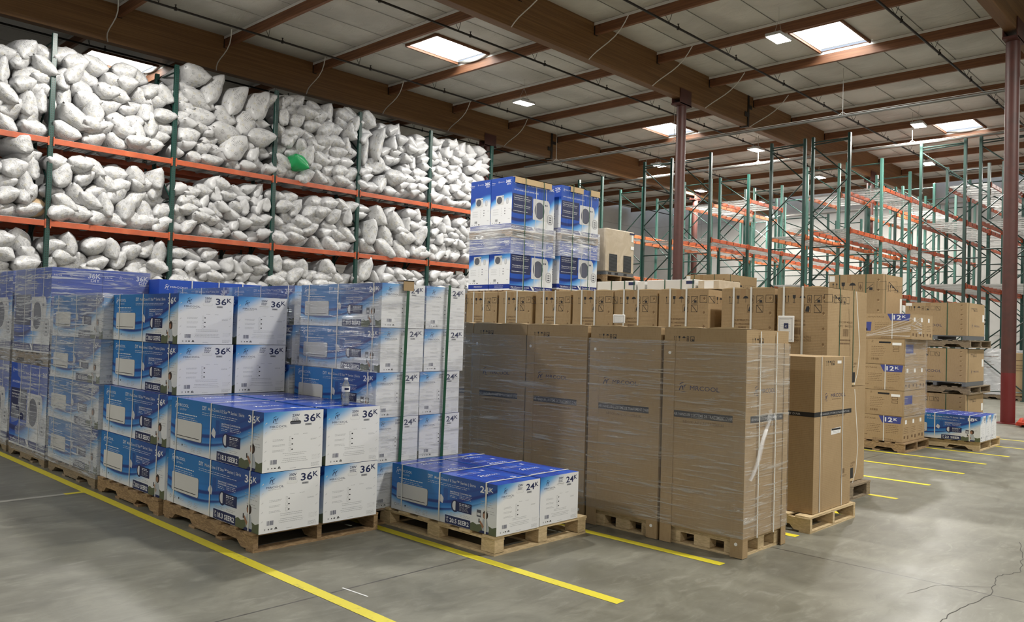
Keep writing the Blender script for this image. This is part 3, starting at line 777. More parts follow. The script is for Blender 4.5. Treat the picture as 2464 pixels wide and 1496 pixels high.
        for q in (0.0, 0.333, 0.666):
            Fr.frame(q+0.01, 0.02, q+0.323, 0.98, 0.002, M_CARD_D, 1)
            Fr.rect(q+0.10, 0.70, q+0.18, 0.86, M_LABEL, 3); Fr.lines(q+0.05, q+0.28, 0.55, 4, 0.07, M_BRN, 0.014); Fr.rect(q+0.05, 0.14, q+0.12, 0.24, M_BRN, 2); Fr.rect(q+0.2, 0.10, q+0.26, 0.24, M_BRN, 2)
    elif style == 'advantage_end':
        for q in (0.0, 0.5):
            L.frame(q+0.005, 0.01, q+0.495, 0.99, 0.002, M_CARD_D, 1)
        L.poly([(0.16,0.99),(0.45,0.99),(0.44,0.78),(0.20,0.78)], M_PURP, 2); L.text('12', 0.22, 0.82, 0.10, 0.11, M_WHITE, 3); L.text('K', 0.34, 0.85, 0.05, 0.09, M_WHITE, 3)
        L.lines(0.02, 0.18, 0.66, 5, 0.08, M_BRN, 0.014); L.lines(0.25, 0.44, 0.66, 5, 0.08, M_BRN, 0.014)
        L.logo(0.56, 0.86, 0.09, M_BRN); L.rrect(0.66, 0.83, 0.82, 0.90, 0.01, M_BLACK, 2); L.rect(0.84, 0.76, 0.96, 0.86, M_LABEL, 4)
        L.lines(0.56, 0.76, 0.68, 6, 0.07, M_BRN, 0.014); barcode(L, 0.56, 0.16, 0.10, 0.08, M_BRN, 9)
        for i in range(2): L.frame(0.85, 0.50+i*0.14, 0.93, 0.60+i*0.14, 0.006, M_BRN, 2)
        Fr.rect(0.06, 0.45, 0.40, 0.80, M_PURP, 2)
        for q in (0.05, 0.4, 0.7): Fr.lines(q, q+0.25, 0.35, 3, 0.07, M_BRN, 0.014)
    else:
        icon_row(L, 0.12, 0.82, 0.09, second=False)
    body = mb.build('carton', root)
    if style == 'forklift' or style == 'outdoor':
        mb = MB()
        for q in (0.36,):
            x0 = w*q; x1 = w*(q+0.34)
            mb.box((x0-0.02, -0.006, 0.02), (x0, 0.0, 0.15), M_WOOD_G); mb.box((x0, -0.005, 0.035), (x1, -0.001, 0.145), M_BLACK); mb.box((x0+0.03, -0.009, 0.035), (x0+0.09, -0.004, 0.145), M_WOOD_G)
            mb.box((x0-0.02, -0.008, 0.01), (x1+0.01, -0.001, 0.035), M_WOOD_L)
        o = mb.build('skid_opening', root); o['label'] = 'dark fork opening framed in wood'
    if lid:
        # lifted lid flap edge, slightly bowed, along the left side
        mb = MB(); n = 10
        for k, (y0, y1) in enumerate(((0.0, d*0.48), (d*0.52, d))):
            for i in range(n):
                a = y0+(y1-y0)*i/n; b = y0+(y1-y0)*(i+1)/n
                za = 0.012*math.sin(math.pi*i/n); zb = 0.012*math.sin(math.pi*(i+1)/n)
                mb.face([(0.0, a, h+0.002), (0.0, b, h+0.002), (0.0, b, h+0.004+zb), (0.0, a, h+0.004+za)], M_CARD_L)
                mb.face([(0.0, a, h+0.004+za), (0.0, b, h+0.004+zb), (w*0.5, b, h+0.003), (w*0.5, a, h+0.003)], M_CARD)
        mb.build('lid_flap', root)
    for ax, at, mt, wd in straps:
        strap_loop(root, ax, at, w, d, h+(0.015 if lid else 0), mt, wd, lab=('green' if mt is M_STRAP_G else 'white')+' plastic strap')
    return root

# ------------------------------------------------------------------ pallets
def board(mb, a, b, m, r, wane=0.004):
    """slightly irregular board"""
    x0, y0, z0 = a; x1, y1, z1 = b
    j = lambda: r.uniform(-wane, wane)
    v = [(x0+j(),y0+j(),z0),(x1+j(),y0+j(),z0),(x1+j(),y1+j(),z0),(x0+j(),y1+j(),z0),(x0+j(),y0+j(),z1),(x1+j(),y0+j(),z1),(x1+j(),y1+j(),z1),(x0+j(),y1+j(),z1)]
    mb.mesh(v, [(0,3,2,1),(4,5,6,7),(0,1,5,4),(1,2,6,5),(2,3,7,6),(3,0,4,7)], m)
def stringer_pallet(W, D, H, m, seed=1, axis='y', gap=False, name='wooden_pallet'):
    """three notched stringers run along y, deck boards along x"""
    root = empty(name, (0, 0, 0)); root['category'] = 'pallet'
    r = random.Random(seed); t = 0.018
    for k in range(3):
        x0 = (W-0.04)*k/2; mb = MB(); zb = t*0.9; zt = H-t
        prof = [(0, zb), (D*0.12, zb), (D*0.155, zb+0.042), (D*0.33, zb+0.046), (D*0.37, zb), (D*0.63, zb), (D*0.67, zb+0.046), (D*0.845, zb+0.042), (D*0.88, zb), (D, zb)]
        prof = [(y+r.uniform(-.01, .01) if 0 < i < 9 else y, z) for i, (y, z) in enumerate(prof)]
        for (ya, za), (yb, zb2) in zip(prof[:-1], prof[1:]):
            for x in (x0, x0+0.04):
                q = [(x, ya, za), (x, yb, zb2), (x, yb, zt), (x, ya, zt)]
                mb.face(q if x > x0 else q[::-1], m)
            mb.face([(x0, ya, za), (x0, yb, zb2), (x0+0.04, yb, zb2), (x0+0.04, ya, za)], m)
        mb.face([(x0,0,prof[0][1]),(x0+0.04,0,prof[0][1]),(x0+0.04,0,zt),(x0,0,zt)], m); mb.face([(x0,D,prof[0][1]),(x0,D,zt),(x0+0.04,D,zt),(x0+0.04,D,prof[0][1])], m)
        mb.face([(x0,0,zt),(x0+0.04,0,zt),(x0+0.04,D,zt),(x0,D,zt)], m)
        mb.build('stringer', root)
    n = 7
    for i in range(n):
        wd = 0.135 if i in (0, n-1) else 0.088
        y = (D-0.135)*i/(n-1) + (0.0235 if 0 < i < n-1 else 0)
        if gap and i in (2, 4): continue
        mb = MB(); board(mb, (-0.004, y, H-t), (W+0.004, y+wd, H), m, r); mb.build('deck_board', root)
    for i in (0, 2, 4, 6):
        y = (D-0.12)*i/6; mb = MB(); board(mb, (0, y, 0.0), (W, y+0.10, t), m, r, 0.003); mb.build('bottom_board', root)
    return root
def block_pallet(W, D, H, m, seed=1, name='wooden_pallet'):
    root = empty(name, (0, 0, 0)); root['category'] = 'pallet'
    r = random.Random(seed); t = 0.017
    for i in range(3):
        for j in range(3):
            x = (W-0.10)*i/2; y = (D-0.14)*j/2
            mb = MB(); mb.box((x, y, t), (x+0.10, y+0.14, H-2*t), m, bev=0.003); mb.build('block', root)
    for i in range(3):
        x = (W-0.10)*i/2
        mb = MB(); board(mb, (x, 0, 0.0), (x+0.10, D, t), m, r, 0.002); mb.build('bottom_board', root)
        mb = MB(); board(mb, (x, 0, H-2*t), (x+0.10, D, H-t), m, r, 0.002); mb.build('stringer_board', root)
    for j in (0, 2):
        y = (D-0.10)*j/2; mb = MB(); board(mb, (0, y, 0.0), (W, y+0.10, t), m, r, 0.002); mb.build('bottom_board', root)
    n = 6
    for i in range(n):
        y = (D-0.13)*i/(n-1); mb = MB(); board(mb, (-0.01, y, H-t), (W+0.01, y+0.12, H), m, r, 0.003); mb.build('deck_board', root)
    return root

# ------------------------------------------------------------------ stretch film shell
def film(x0, x1, y0, y1, z0, z1, mt, label, seed=0, amp=0.010, off=0.004, top=False, group=None, sides='lfrb', taper=0.0):
    mb = MB(); x0 -= off; y0 -= off; x1 += off; y1 += off
    cx, cy, cz = (x0+x1)/2, (y0+y1)/2, z0
    def pt(sd, a, b):
        n = noise.noise(Vector((a*3.1+seed, b*9.0, seed*1.7)))*amp
        edge = min(a, 1-a)*12
        n = -abs(n)*min(1.0, edge)
        z = z0+(z1-z0)*b
        if sd == 'l': return (x0+n-cx, y1+(y0-y1)*a-cy, z-cz)
        if sd == 'f': return (x0+(x1-x0)*a-cx, y0+n-cy, z-cz)
        if sd == 'r': return (x1-n-cx, y0+(y1-y0)*a-cy, z-cz)
        return (x1+(x0-x1)*a-cx, y1-n-cy, z-cz)
    for k, sd in enumerate(sides):
        L = (y1-y0) if sd in 'lr' else (x1-x0)
        na = max(4, int(L/0.09)); nb = max(3, int((z1-z0)/0.06))
        vs = []; uv = []
        for j in range(nb+1):
            for i in range(na+1):
                vs.append(pt(sd, i/na, j/nb)); uv.append((i/na*L+k*3.7+seed, j/nb*(z1-z0)))
        fs = [(j*(na+1)+i, j*(na+1)+i+1, (j+1)*(na+1)+i+1, (j+1)*(na+1)+i) for j in range(nb) for i in range(na)]
        mb.mesh(vs, fs, mt, smooth=True, uvs=uv)
    o = mb.build('stretch_film', None, (cx, cy, cz))
    tag(o, label, 'plastic film', group)
    return o

# ================================================================== SETTING
def struct(o): o['kind'] = 'structure'; return o
XW0, XW1, YW0, YW1 = -7.0, 41.0, -12.0, 28.4
DECK = 9.10
mb = MB(); mb.face([(XW0, YW0, 0), (XW1, YW0, 0), (XW1, YW1, 0), (XW0, YW1, 0)], M_FLOOR)
fl = struct(mb.build('floor'))
# cracks in the slab
def strip(pts, wd, m, z, name, parent=None):
    mb = MB()
    for (a, b) in zip(pts[:-1], pts[1:]):
        a = Vector((a[0], a[1], z)); b = Vector((b[0], b[1], z)); d = (b-a).normalized(); n = Vector((-d.y, d.x, 0))*wd/2
        mb.face([a-n, b-n, b+n, a+n], m)
    return mb.build(name, parent)
def jag(pts, k, amp, seed):
    r = random.Random(seed); out = [pts[0]]
    for a, b in zip(pts[:-1], pts[1:]):
        for i in range(1, k+1):
            t = i/k; out.append((a[0]+(b[0]-a[0])*t+(r.uniform(-amp, amp) if i < k else 0), a[1]+(b[1]-a[1])*t+(r.uniform(-amp, amp) if i < k else 0)))
    return out
strip(jag([(7.9, 1.62), (7.37, 1.49), (6.89, 1.40), (6.63, 1.49), (6.33, 1.45), (6.09, 1.41), (5.65, 1.47), (5.28, 1.48), (4.6, 1.30)], 7, 0.012, 4), 0.005, M_CRACK, 0.0012, 'hairline_crack', fl)
strip(jag([(6.3, 1.45), (6.05, 1.72), (5.7, 1.80)], 5, 0.015, 9), 0.0025, M_CRACK, 0.0012, 'hairline_crack', fl)
strip([(3.02, 4.29), (3.04, 4.05)], 0.012, M_WHITE, 0.0013, 'paint_scuff', fl)
LN = 0
def lane(x, y0, y1, label):
    mb = MB(); n = 30; r = random.Random(int(x*100)); hw = 0.042
    pr = None
    for i in range(n+1):
        y = y0+(y1-y0)*i/n; q = (x-hw+r.uniform(-.002, .002), x+hw+r.uniform(-.002, .002), y)
        if pr: mb.face([(pr[0]-x, pr[2]-y0, 0), (pr[1]-x, pr[2]-y0, 0), (q[1]-x, q[2]-y0, 0), (q[0]-x, q[2]-y0, 0)], M_LINE)
        pr = q
    o = mb.build('floor_marking', None, (x, y0, 0.0018)); struct(o); o['label'] = label
lane(2.86, 0.6, 12.6, 'long yellow floor line along the wrapped stacks at the left')
lane(4.125, 2.95, 12.6, 'yellow floor line beside the low stack of four blue boxes')
lane(5.36, 2.95, 12.6, 'yellow floor line along the wrapped brown cartons')
lane(6.60, 2.95, 12.6, 'yellow floor line behind the wrapped brown cartons')
lane(7.80, 2.95, 12.6, 'yellow floor line beside the tall upright carton')
for i, x in enumerate((8.99, 10.16, 11.41, 12.57, 13.70, 14.9, 16.1)):
    lane(x, 2.95+0.03*(i % 2), 12.6, ['yellow floor line nearest the tall brown column', 'second yellow floor line right of the tall brown column', 'third yellow floor line right of the tall brown column', 'yellow floor line under the edge of the brown five-layer stack', 'yellow floor line ahead of the small blue box', 'yellow floor line behind the small blue box', 'farthest yellow floor line by the red column'][i])
mb = MB(); mb.face([(-2.3, -0.04, 0), (2.66, -0.045, 0), (2.66, 0.03, 0), (-2.3, 0.035, 0)], M_PALE); mb.face([(2.66, -0.042, 0), (2.82, -0.04, 0), (2.82, 0.03, 0), (2.66, 0.03, 0)], M_LINE)
o = struct(mb.build('floor_marking', None, (0, 8.24, 0.0016))); o['label'] = 'worn pale line crossing the aisle at the left edge'
# walls
def wall(name, a, b, c, d):
    mb = MB(); mb.face([a, b, c, d], M_WALL); return struct(mb.build(name))
wall('wall_far', (XW1, YW0, 0), (XW1, YW1, 0), (XW1, YW1, 9.6), (XW1, YW0, 9.6))
wall('wall_left', (XW0, YW1, 0), (XW0, YW1, 9.6), (XW1, YW1, 9.6), (XW1, YW1, 0))
wall('wall_right', (XW0, YW0, 0), (XW1, YW0, 0), (XW1, YW0, 9.6), (XW0, YW0, 9.6))
wall('wall_back', (XW0, YW0, 0), (XW0, YW0, 9.6), (XW0, YW1, 9.6), (XW0, YW1, 0))
# roof: insulation facing between purlins, with openings at the skylights
GY = [-11.9, -3.8, 4.22, 12.25, 20.28, 28.3]
PX = [-6.11+2.68*i for i in range(18)]
mb = MB(); rr = random.Random(5)
def panel(x0, x1, y0, y1, seam0=True):
    nx, ny = 7, 5; sag = rr.uniform(0.045, 0.11); vs = []
    tilt = rr.uniform(-.015, .015)
    for j in range(ny+1):
        for i in range(nx+1):
            a, b = i/nx, j/ny
            x = x0+(x1-x0)*a; y = y0+(y1-y0)*b
            z = DECK-sag*math.sin(math.pi*a)**0.6*math.sin(math.pi*b)**0.7+tilt*math.sin(2*math.pi*a)*math.sin(math.pi*b)
            z += 0.015*noise.noise(Vector((x*2, y*3, 0)))*math.sin(math.pi*a)*math.sin(math.pi*b)
            vs.append((x, y, z))
    fs = [(j*(nx+1)+i, (j+1)*(nx+1)+i, (j+1)*(nx+1)+i+1, j*(nx+1)+i+1) for j in range(ny) for i in range(nx)]
    mb.mesh(vs, fs, M_DECK, smooth=True)
    mb.face([(x0, y0-.008, DECK-0.012), (x0, y0+.008, DECK-0.012), (x1, y0+.008, DECK-0.014), (x1, y0-.008, DECK-0.014)], M_SEAM)
for k in range(len(PX)-1):
    xa, xb = PX[k]+0.04, PX[k+1]-0.04
    for g in range(len(GY)-1):
        ya, yb = GY[g]+0.1, GY[g+1]-0.1
        c = (ya+yb)/2
        if g == 2: c = 8.21
        if g == 3: c = 16.28
        if g == 4: c = 24.61
        if g == 1: c = 0.11
        op = [s for s in SKYL if xa-0.2 < (s[0]+s[1])/2 < xb+0.2 and ya < (s[2]+s[3])/2 < yb]
        if op: c = (op[0][2]+op[0][3])/2
        es = [ya]; y = c-0.61
        while y > ya+0.35: es.append(y); y -= 1.22
        y = c+0.61
        while y < yb-0.35: es.append(y); y += 1.22
        es.append(yb); es.sort()
        for y0, y1 in zip(es[:-1], es[1:]):
            if op and abs((y0+y1)/2-c) < 0.2:
                if op[0][0] > xa+0.1: panel(xa, op[0][0], y0, y1)
                if op[0][1] < xb-0.1: panel(op[0][1], xb, y0, y1)
            else: panel(xa, xb, y0, y1)
        # stapled pale tabs along the purlins and girders
        for x in (xa, xb-0.012):
            mb.box((x, ya, DECK-0.075), (x+0.012, yb, DECK-0.008), M_TAB)
        for y in (ya, yb-0.012):
            mb.box((xa, y, DECK-0.06), (xb, y+0.012, DECK-0.008), M_TAB)
ceil = struct(mb.build('ceiling'))
def beam(name, a, b, m, label):
    mb = MB(); c = Vector(((a[0]+b[0])/2, (a[1]+b[1])/2, a[2]))
    mb.box((a[0]-c.x, a[1]-c.y, 0), (b[0]-c.x, b[1]-c.y, b[2]-a[2]), m, bev=0.006)
    o = struct(mb.build(name, None, c)); o['label'] = label; return o
for i, y in enumerate(GY[1:5]):
    beam('ceiling_beam', (XW0, y-0.115, 8.16), (XW1, y+0.115, DECK+0.02), M_GLU, ['glued timber girder behind the camera', 'glued timber girder over the right red column', 'glued timber girder over the middle red column', 'glued timber girder over the front of the bag racks'][i])
for k, x in enumerate(PX[1:]):
    for g in range(len(GY)-1):
        if g == 0: continue
        ya, yb = GY[g]+0.12, GY[g+1]-0.12
        mb = MB(); mb.box((-0.045, ya-(ya+yb)/2, 0), (0.045, yb-(ya+yb)/2, DECK+0.02-8.80), M_PURL, bev=0.004)
        for yy in (ya-(ya+yb)/2, yb-(ya+yb)/2-0.02): mb.box((-0.06, yy, -0.012), (0.06, yy+0.02, 0.2), M_PIPE)
        o = struct(mb.build('ceiling_joist', None, (x, (ya+yb)/2, 8.80)))
# skylights
for i, (x0, x1, y0, y1) in enumerate(SKYL):
    root = empty('window_%d' % (i+1), ((x0+x1)/2, (y0+y1)/2, DECK)); struct(root)
    hx, hy = (x1-x0)/2, (y1-y0)/2
    mb = MB(); t = 0.03; H = 0.34
    mb.box((-hx-t, -hy-t, 0.09), (-hx, hy+t, H), M_SHAFT); mb.box((hx, -hy-t, 0.05), (hx+t, hy+t, H), M_SHAFT)
    mb.box((-hx, -hy-t, 0.0), (hx, -hy, H), M_SHAFT); mb.box((-hx, hy, 0.0), (hx, hy+t, H), M_SHAFT)
    mb.build('curb', root)
    for sy in (-1, 1):
        mb = MB(); y0, y1 = sorted((sy*(hy), sy*(hy+0.045))); mb.box((-hx, y0, -0.07), (hx, y1, 0.0), M_PURL); o = mb.build('header_board', root)
    mb = MB(); mb.box((-hx-0.045, -hy, -0.07), (-hx, hy, 0.09), M_PURL); o = mb.build('header_board', root)
    mb = MB()
    for e in (-hx+0.04, hx-0.04): mb.box((e-0.012, -hy+0.03, H-0.15), (e+0.012, hy-0.03, H-0.12), M_TAB)
    for e in (-hy+0.04, hy-0.04): mb.box((-hx+0.03, e-0.012, H-0.15), (hx-0.03, e+0.012, H-0.12), M_TAB)
    for a in range(4):
        ex = -hx+0.04+(2*hx-0.08)*a/3
        for e in (-hy+0.04, hy-0.04): mb.box((ex-0.01, e-0.01, H-0.20), (ex+0.01, e+0.01, H), M_TAB)
    mb.build('guard_rail', root)
    mb = MB(); n = 6; vs = []
    for j in range(n+1):
        for k in range(n+1):
            a, b = k/n, j/n; vs.append((-hx+2*hx*a, -hy+2*hy*b, H+0.14*math.sin(math.pi*a)*math.sin(math.pi*b)))
    mb.mesh(vs, [(j*(n+1)+k, (j+1)*(n+1)+k, (j+1)*(n+1)+k+1, j*(n+1)+k+1) for j in range(n) for k in range(n)], M_PANE, smooth=True)
    mb.build('pane', root)
    if True:
        ld = bpy.data.lights.new('daylight', 'AREA'); ld.shape = 'RECTANGLE'; ld.size = (x1-x0)*0.92; ld.size_y = (y1-y0)*0.92
        ld.energy = SKY_POWER*(x1-x0)*(y1-y0)*3; ld.color = (0.93, 0.97, 1.0)
        lo = bpy.data.objects.new('daylight', ld); COL.objects.link(lo); lo.parent = root; lo.location = (0, 0, H-0.03)
# connectors on the girders
for (x, y) in ((23.0, 12.25), (23.0, 20.28), (33.0, 4.22)):
    mb = MB(); mb.box((-0.05, -0.135, 0), (0.05, -0.118, 0.95), M_PIPE); mb.box((-0.05, 0.118, 0), (0.05, 0.135, 0.95), M_PIPE); mb.box((-0.05, -0.135, -0.02), (0.05, 0.135, 0), M_PIPE)
    mb.box((-0.22, -0.14, 0.28), (0.05, -0.118, 0.42), M_PIPE); mb.box((0.0, -0.14, 0.55), (0.22, -0.118, 0.66), M_PIPE)
    o = mb.build('beam_hanger', None, (x, y, 8.14)); struct(o)
# red columns
for i, (x, y) in enumerate(((19.4, 4.22), (19.4, 12.25), (19.75, 20.28), (33.5, 12.25), (33.5, 4.22), (33.5, 20.28))):
    root = empty('steel_column', (x, y, 0), 0, ['red painted steel column standing on open floor at the right', 'red painted steel column rising behind the cartons in the middle', 'red steel column cap above the end of the bag racks', 'distant red column behind the middle racks', 'distant red column at the right', 'distant red column at the left of the far racks'][i], 'column')
    mb = MB(); mb.lathe([(0.135, 0), (0.135, 8.0)], M_RED, 24); mb.build('shaft', root)
    mb = MB(); mb.box((-0.30, -0.14, 7.98), (0.30, 0.14, 8.03), M_RED); mb.box((-0.28, -0.14, 8.0), (0.28, -0.12, 8.42), M_RED); mb.box((-0.28, 0.12, 8.0), (0.28, 0.14, 8.42), M_RED)
    mb.build('cap_bracket', root)
    mb = MB(); mb.box((-0.2, -0.2, 0), (0.2, 0.2, 0.02), M_RED); mb.build('base_plate', root)
# sprinkler pipes along the building
for y, lab in ((6.15, 'nearest to the right column'), (10.1, 'under the second roof bay from the right'), (14.15, 'left of the middle girder'), (18.1, 'in front of the bag rack girder'), (22.3, 'over the back of the bag racks'), (2.1, 'above the open aisle'), (26.2, 'by the left wall')):
    root = empty('sprinkler_pipe', (15, y, 8.62), 0, 'thin black sprinkler pipe running under the roof ' + lab, 'pipe')
    mb = MB(); mb.tube((XW0+0.3-15, 0, 0), (XW1-0.3-15, 0, 0), 0.026, M_PIPE, 8); mb.build('pipe', root)
    for k in range(1, 16):
        xx = PX[k]+0.45-15
        mb = MB(); mb.tube((xx, 0, 0.02), (xx, 0, 0.09), 0.012, M_PIPE, 6); mb.tube((xx, 0, 0.09), (xx, 0, 0.095), 0.028, M_PIPE, 8); mb.tube((xx, 0, -0.035), (xx, 0, 0.03), 0.035, M_PIPE, 8)
        mb.build('sprinkler_head', root)
        mb = MB()
        xk = PX[k]-15
        mb.tube((xk+0.05, 0.10, 0.22), (xk+0.07, 0, 0.02), 0.006, M_PIPE, 5); mb.tube((xk+0.05, -0.10, 0.22), (xk+0.07, 0, 0.02), 0.006, M_PIPE, 5)
        mb.build('pipe_hanger', root)
# conduits crossing the building
def sagline(p, q, sag, n=8):
    p = Vector(p); q = Vector(q); return [p.lerp(q, i/n)+Vector((0, 0, -sag*math.sin(math.pi*i/n))) for i in range(n+1)]
for x, z, y0, y1, lab, mm in ((21.45, 7.56, -2, 20.1, 'pale conduit run hung under the roof in front of the racks', M_COND), (26.95, 7.84, -2, 20.4, 'second conduit run hung over the green racks', M_COND), (38.0, 7.6, 6, 20, 'distant conduit run near the far wall', M_COND)):
    root = empty('conduit_run', (x, 0, z), 0, lab, 'pipe')
    mb = MB(); mb.tube((0, y0, 0), (0, y1, 0), 0.022, mm, 8); mb.tube((0.07, y0, -0.01), (0.07, y1, -0.01), 0.016, mm, 8); mb.build('conduit', root)
    mb = MB()
    for q in range(3): mb.poly_tube(sagline((0.02, 1+q*6.0, 0.05), (0.02, 7+q*6.0, 0.05), -0.0, 4), 0.008, M_WIREW)
    mb.build('cable', root)
    for yy in (2.0, 8.6, 13.8, 18.6):
        if yy < y1: mb = MB(); mb.tube((0.03, yy, 0), (0.03, yy, 8.85-z), 0.009, M_WIREW, 5); mb.tube((0, yy-0.15, 0.0), (0.03, yy, 0.12), 0.007, M_WIREW, 5); mb.tube((0, yy+0.15, 0.0), (0.03, yy, 0.12), 0.007, M_WIREW, 5); mb.build('hanger_rod', root)
# slack flexible cables from joists to the girder bottoms
n_c = 0
for g, ks in ((12.25, (6, 7, 8, 9, 10, 11)), (20.28, (4, 5, 6, 7, 8, 9, 10)), (4.22, (10, 11))):
    for k in ks:
        x = PX[k+0]; y = g
        a = Vector((x-0.55, y-1.50, 8.82)); b = Vector((x-0.24, y-0.13, 8.15))
        pts = [a.lerp(b, i/8)+Vector((0.06*math.sin(math.pi*i/4), 0, -0.12*math.sin(math.pi*i/8))) for i in range(9)]
        c = pts[4].copy()
        mb = MB(); mb.poly_tube([p-c for p in pts], 0.013, M_WIREW); o = mb.build('flexible_cable', None, c)
        side = {12.25: 'middle', 20.28: 'left', 4.22: 'right'}[g]
        tag(o, 'slack pale cable hanging from a roof joist to the %s girder' % side, 'cable', 'slack cables by the %s girder' % side)

# ------------------------------------------------------------------ high bay lamps
root = empty('high_bay_lamp', (0, 0, 0)); root['category'] = 'lamp'
mb = MB(); mb.box((-0.30, -0.18, 0.0), (0.30, 0.18, 0.07), M_FIX, bev=0.01); mb.box((-0.12, -0.1, 0.07), (0.12, 0.1, 0.13), M_FIX); mb.build('housing', root)
mb = MB(); mb.face([(-0.28, -0.165, -0.004), (-0.28, 0.165, -0.004), (0.28, 0.165, -0.004), (0.28, -0.165, -0.004)], M_LED); mb.build('lens', root)
mb = MB(); mb.tube((-0.2, 0, 0.07), (0, 0, 0.45), 0.004, M_WIREW, 5); mb.tube((0.2, 0, 0.07), (0, 0, 0.45), 0.004, M_WIREW, 5); mb.tube((0, 0, 0.45), (0, 0, 0.76), 0.004, M_WIREW, 5); mb.build('hanging_wire', root)
ld = bpy.data.lights.new('lamp_light', 'AREA'); ld.shape = 'RECTANGLE'; ld.size = 0.56; ld.size_y = 0.34; ld.energy = LAMP_POWER; ld.color = LAMP_COL
lo = bpy.data.objects.new('lamp_light', ld); COL.objects.link(lo); lo.parent = root; lo.location = (0, 0, -0.02)
LAB = ['glowing roof lamp beside the rectangular skylight nearest the bag racks', 'big glowing roof lamp left of the largest skylight', 'glowing roof lamp beside the skylight at the upper right', 'glowing lamp between the middle column and the middle girder', 'glowing lamp just left of the middle red column', 'glowing lamp low at the right above the teal racks', 'glowing lamp over the back of the middle racks', 'farthest small glowing lamp right of the middle column']
for i, (x, y) in enumerate(LAMPS):
    place(root, USED, (x, y, LAMP_Z), LAB[i] if i < 8 else 'further roof lamp', 'lamp', None if i < 8 else 'roof lamps above the aisle', rz=0.1*((i*7) % 3-1))

# ------------------------------------------------------------------ pallet racking
def frame_meshes(H, D, m, key):
    """post and lacing meshes of one upright frame, posts at y=0 and y=D"""
    mb = MB(); a = 0.048
    mb.box((-a, -0.042, 0.012), (a, 0.042, H), m, bev=0.005)
    p = mb.data('upright_post')
    mb = MB(); z = 0.25; s = 0; r = 0.021
    while z < H-0.15:
        if s % 4 == 0: mb.tube((0, 0.03, z), (0, D-0.03, z), r, m, 6)
        z2 = min(z+1.0, H-0.2)
        mb.tube((0, 0.03 if s % 2 == 0 else D-0.03, z+0.03), (0, D-0.03 if s % 2 == 0 else 0.03, z2), r, m, 6)
        z = z2+0.05; s += 1
    mb.tube((0, 0.03, H-0.16), (0, D-0.03, H-0.16), r, m, 6)
    return p, mb.data('bracing')
def beam_mesh(L, m):
    mb = MB(); mb.box((0.05, -0.028, -0.12), (L-0.05, 0.022, 0.0), m, bev=0.004)
    for x0 in (0.038, L-0.062): mb.box((x0, -0.042, -0.16), (x0+0.024, 0.028, 0.03), m)
    return mb.data('load_beam')
def deck_mesh(L, D, clips=False):
    mb = MB(); n = 22
    for i in range(n):
        x = 0.06+(L-0.12)*i/(n-1); mb.tube((x, -0.03, 0.004), (x, D+0.03, 0.004), 0.004, M_WIRE, 4, cap=False)
    for j in range(9):
        y = D*j/8; mb.tube((0.05, y, 0.010), (L-0.05, y, 0.010), 0.004, M_WIRE, 4, cap=False)
    for i in range(6):
        x = 0.15+(L-0.3)*i/5; mb.box((x-0.03, 0.0, -0.035), (x+0.03, D, 0.0), M_WIRE)
        if clips:
            mb.box((x-0.012, -0.064, -0.09), (x+0.012, -0.058, 0.005), M_PIPE)
    return mb.data('wire_deck')
mb = MB(); mb.box((-0.09, -0.07, 0), (0.09, 0.08, 0.012), M_POST_K); FOOT = mb.data('foot_plate')
BAY = 2.637; RD = 1.10; RY = 19.10; RX0 = 5.61-BAY*2
LVL = [0.16, 1.92, 3.68, 5.44]
def rack_row(x0, y, nb, H, D, levels, label, fm, bay, bm=M_BEAM, foot_every=1, cat='pallet rack', skip=lambda b, l: False, clips=False, second=None):
    root = empty('pallet_rack', (x0, y, 0), 0, label, cat)
    cache = {}
    for b in range(nb+1):
        mt, hh = fm(b)
        key = (mt.name, hh)
        if key not in cache: cache[key] = frame_meshes(hh, D, mt, key)
        p, br = cache[key]
        for yy in (0, D):
            po = link('upright_post', p, root, (b*bay, yy, 0)); link('foot_plate', FOOT, po)
        link('bracing', br, root, (b*bay, 0, 0))
    bmesh_ = beam_mesh(bay, bm); dm = deck_mesh(bay, D, clips)
    for b in range(nb):
        for l, z in enumerate(levels):
            if skip(b, l): continue
            link('load_beam', bmesh_, root, (b*bay, -0.03, z)); link('load_beam', bmesh_, root, (b*bay, D+0.03, z))
            link('wire_deck', dm, root, (b*bay, 0, z))
    return root
rack_row(RX0, RY, 7, 7.69, RD, LVL, 'long orange and green pallet rack packed with white sacks along the left side', lambda b: (M_POST, 7.69), BAY)
rack_row(RX0, RY+1.65, 7, 7.5, RD, [0.16, 1.92, 3.68, 5.44], 'second pallet rack standing behind the one packed with white sacks', lambda b: (M_POST_K, 7.5), BAY)
def fmx(seed, near, tall=7.87):
    r = random.Random(seed)
    def g(b):
        if b == 0: return (near, tall)
        return (M_POST_L, 7.55) if r.random() < 0.45 else (M_POST, 7.2 if r.random() < .5 else 7.55)
    return g
P2 = 2.70
rack_row(24.5, 18.87, 5, 7.6, 1.12, [3.9, 5.55], 'empty green rack row nearest the bag racks, by the cream crate', lambda b: (M_POST_L, 7.55), P2, M_BEAM_B, clips=True)
rack_row(24.5, 15.80, 5, 7.87, 1.15, [3.30, 4.97, 6.62], 'empty rack row whose end frame stands left of the middle red column', fmx(1, M_POST), P2, M_BEAM_B, skip=lambda b, l: l == 2 and b in (0, 3), clips=True)
rack_row(24.5, 14.26, 5, 7.87, 1.15, [3.30, 4.95, 6.64], 'empty rack row with its tall end post right of the middle red column', fmx(2, M_POST), P2, M_BEAM, skip=lambda b, l: (l == 2 and b != 1), clips=True)
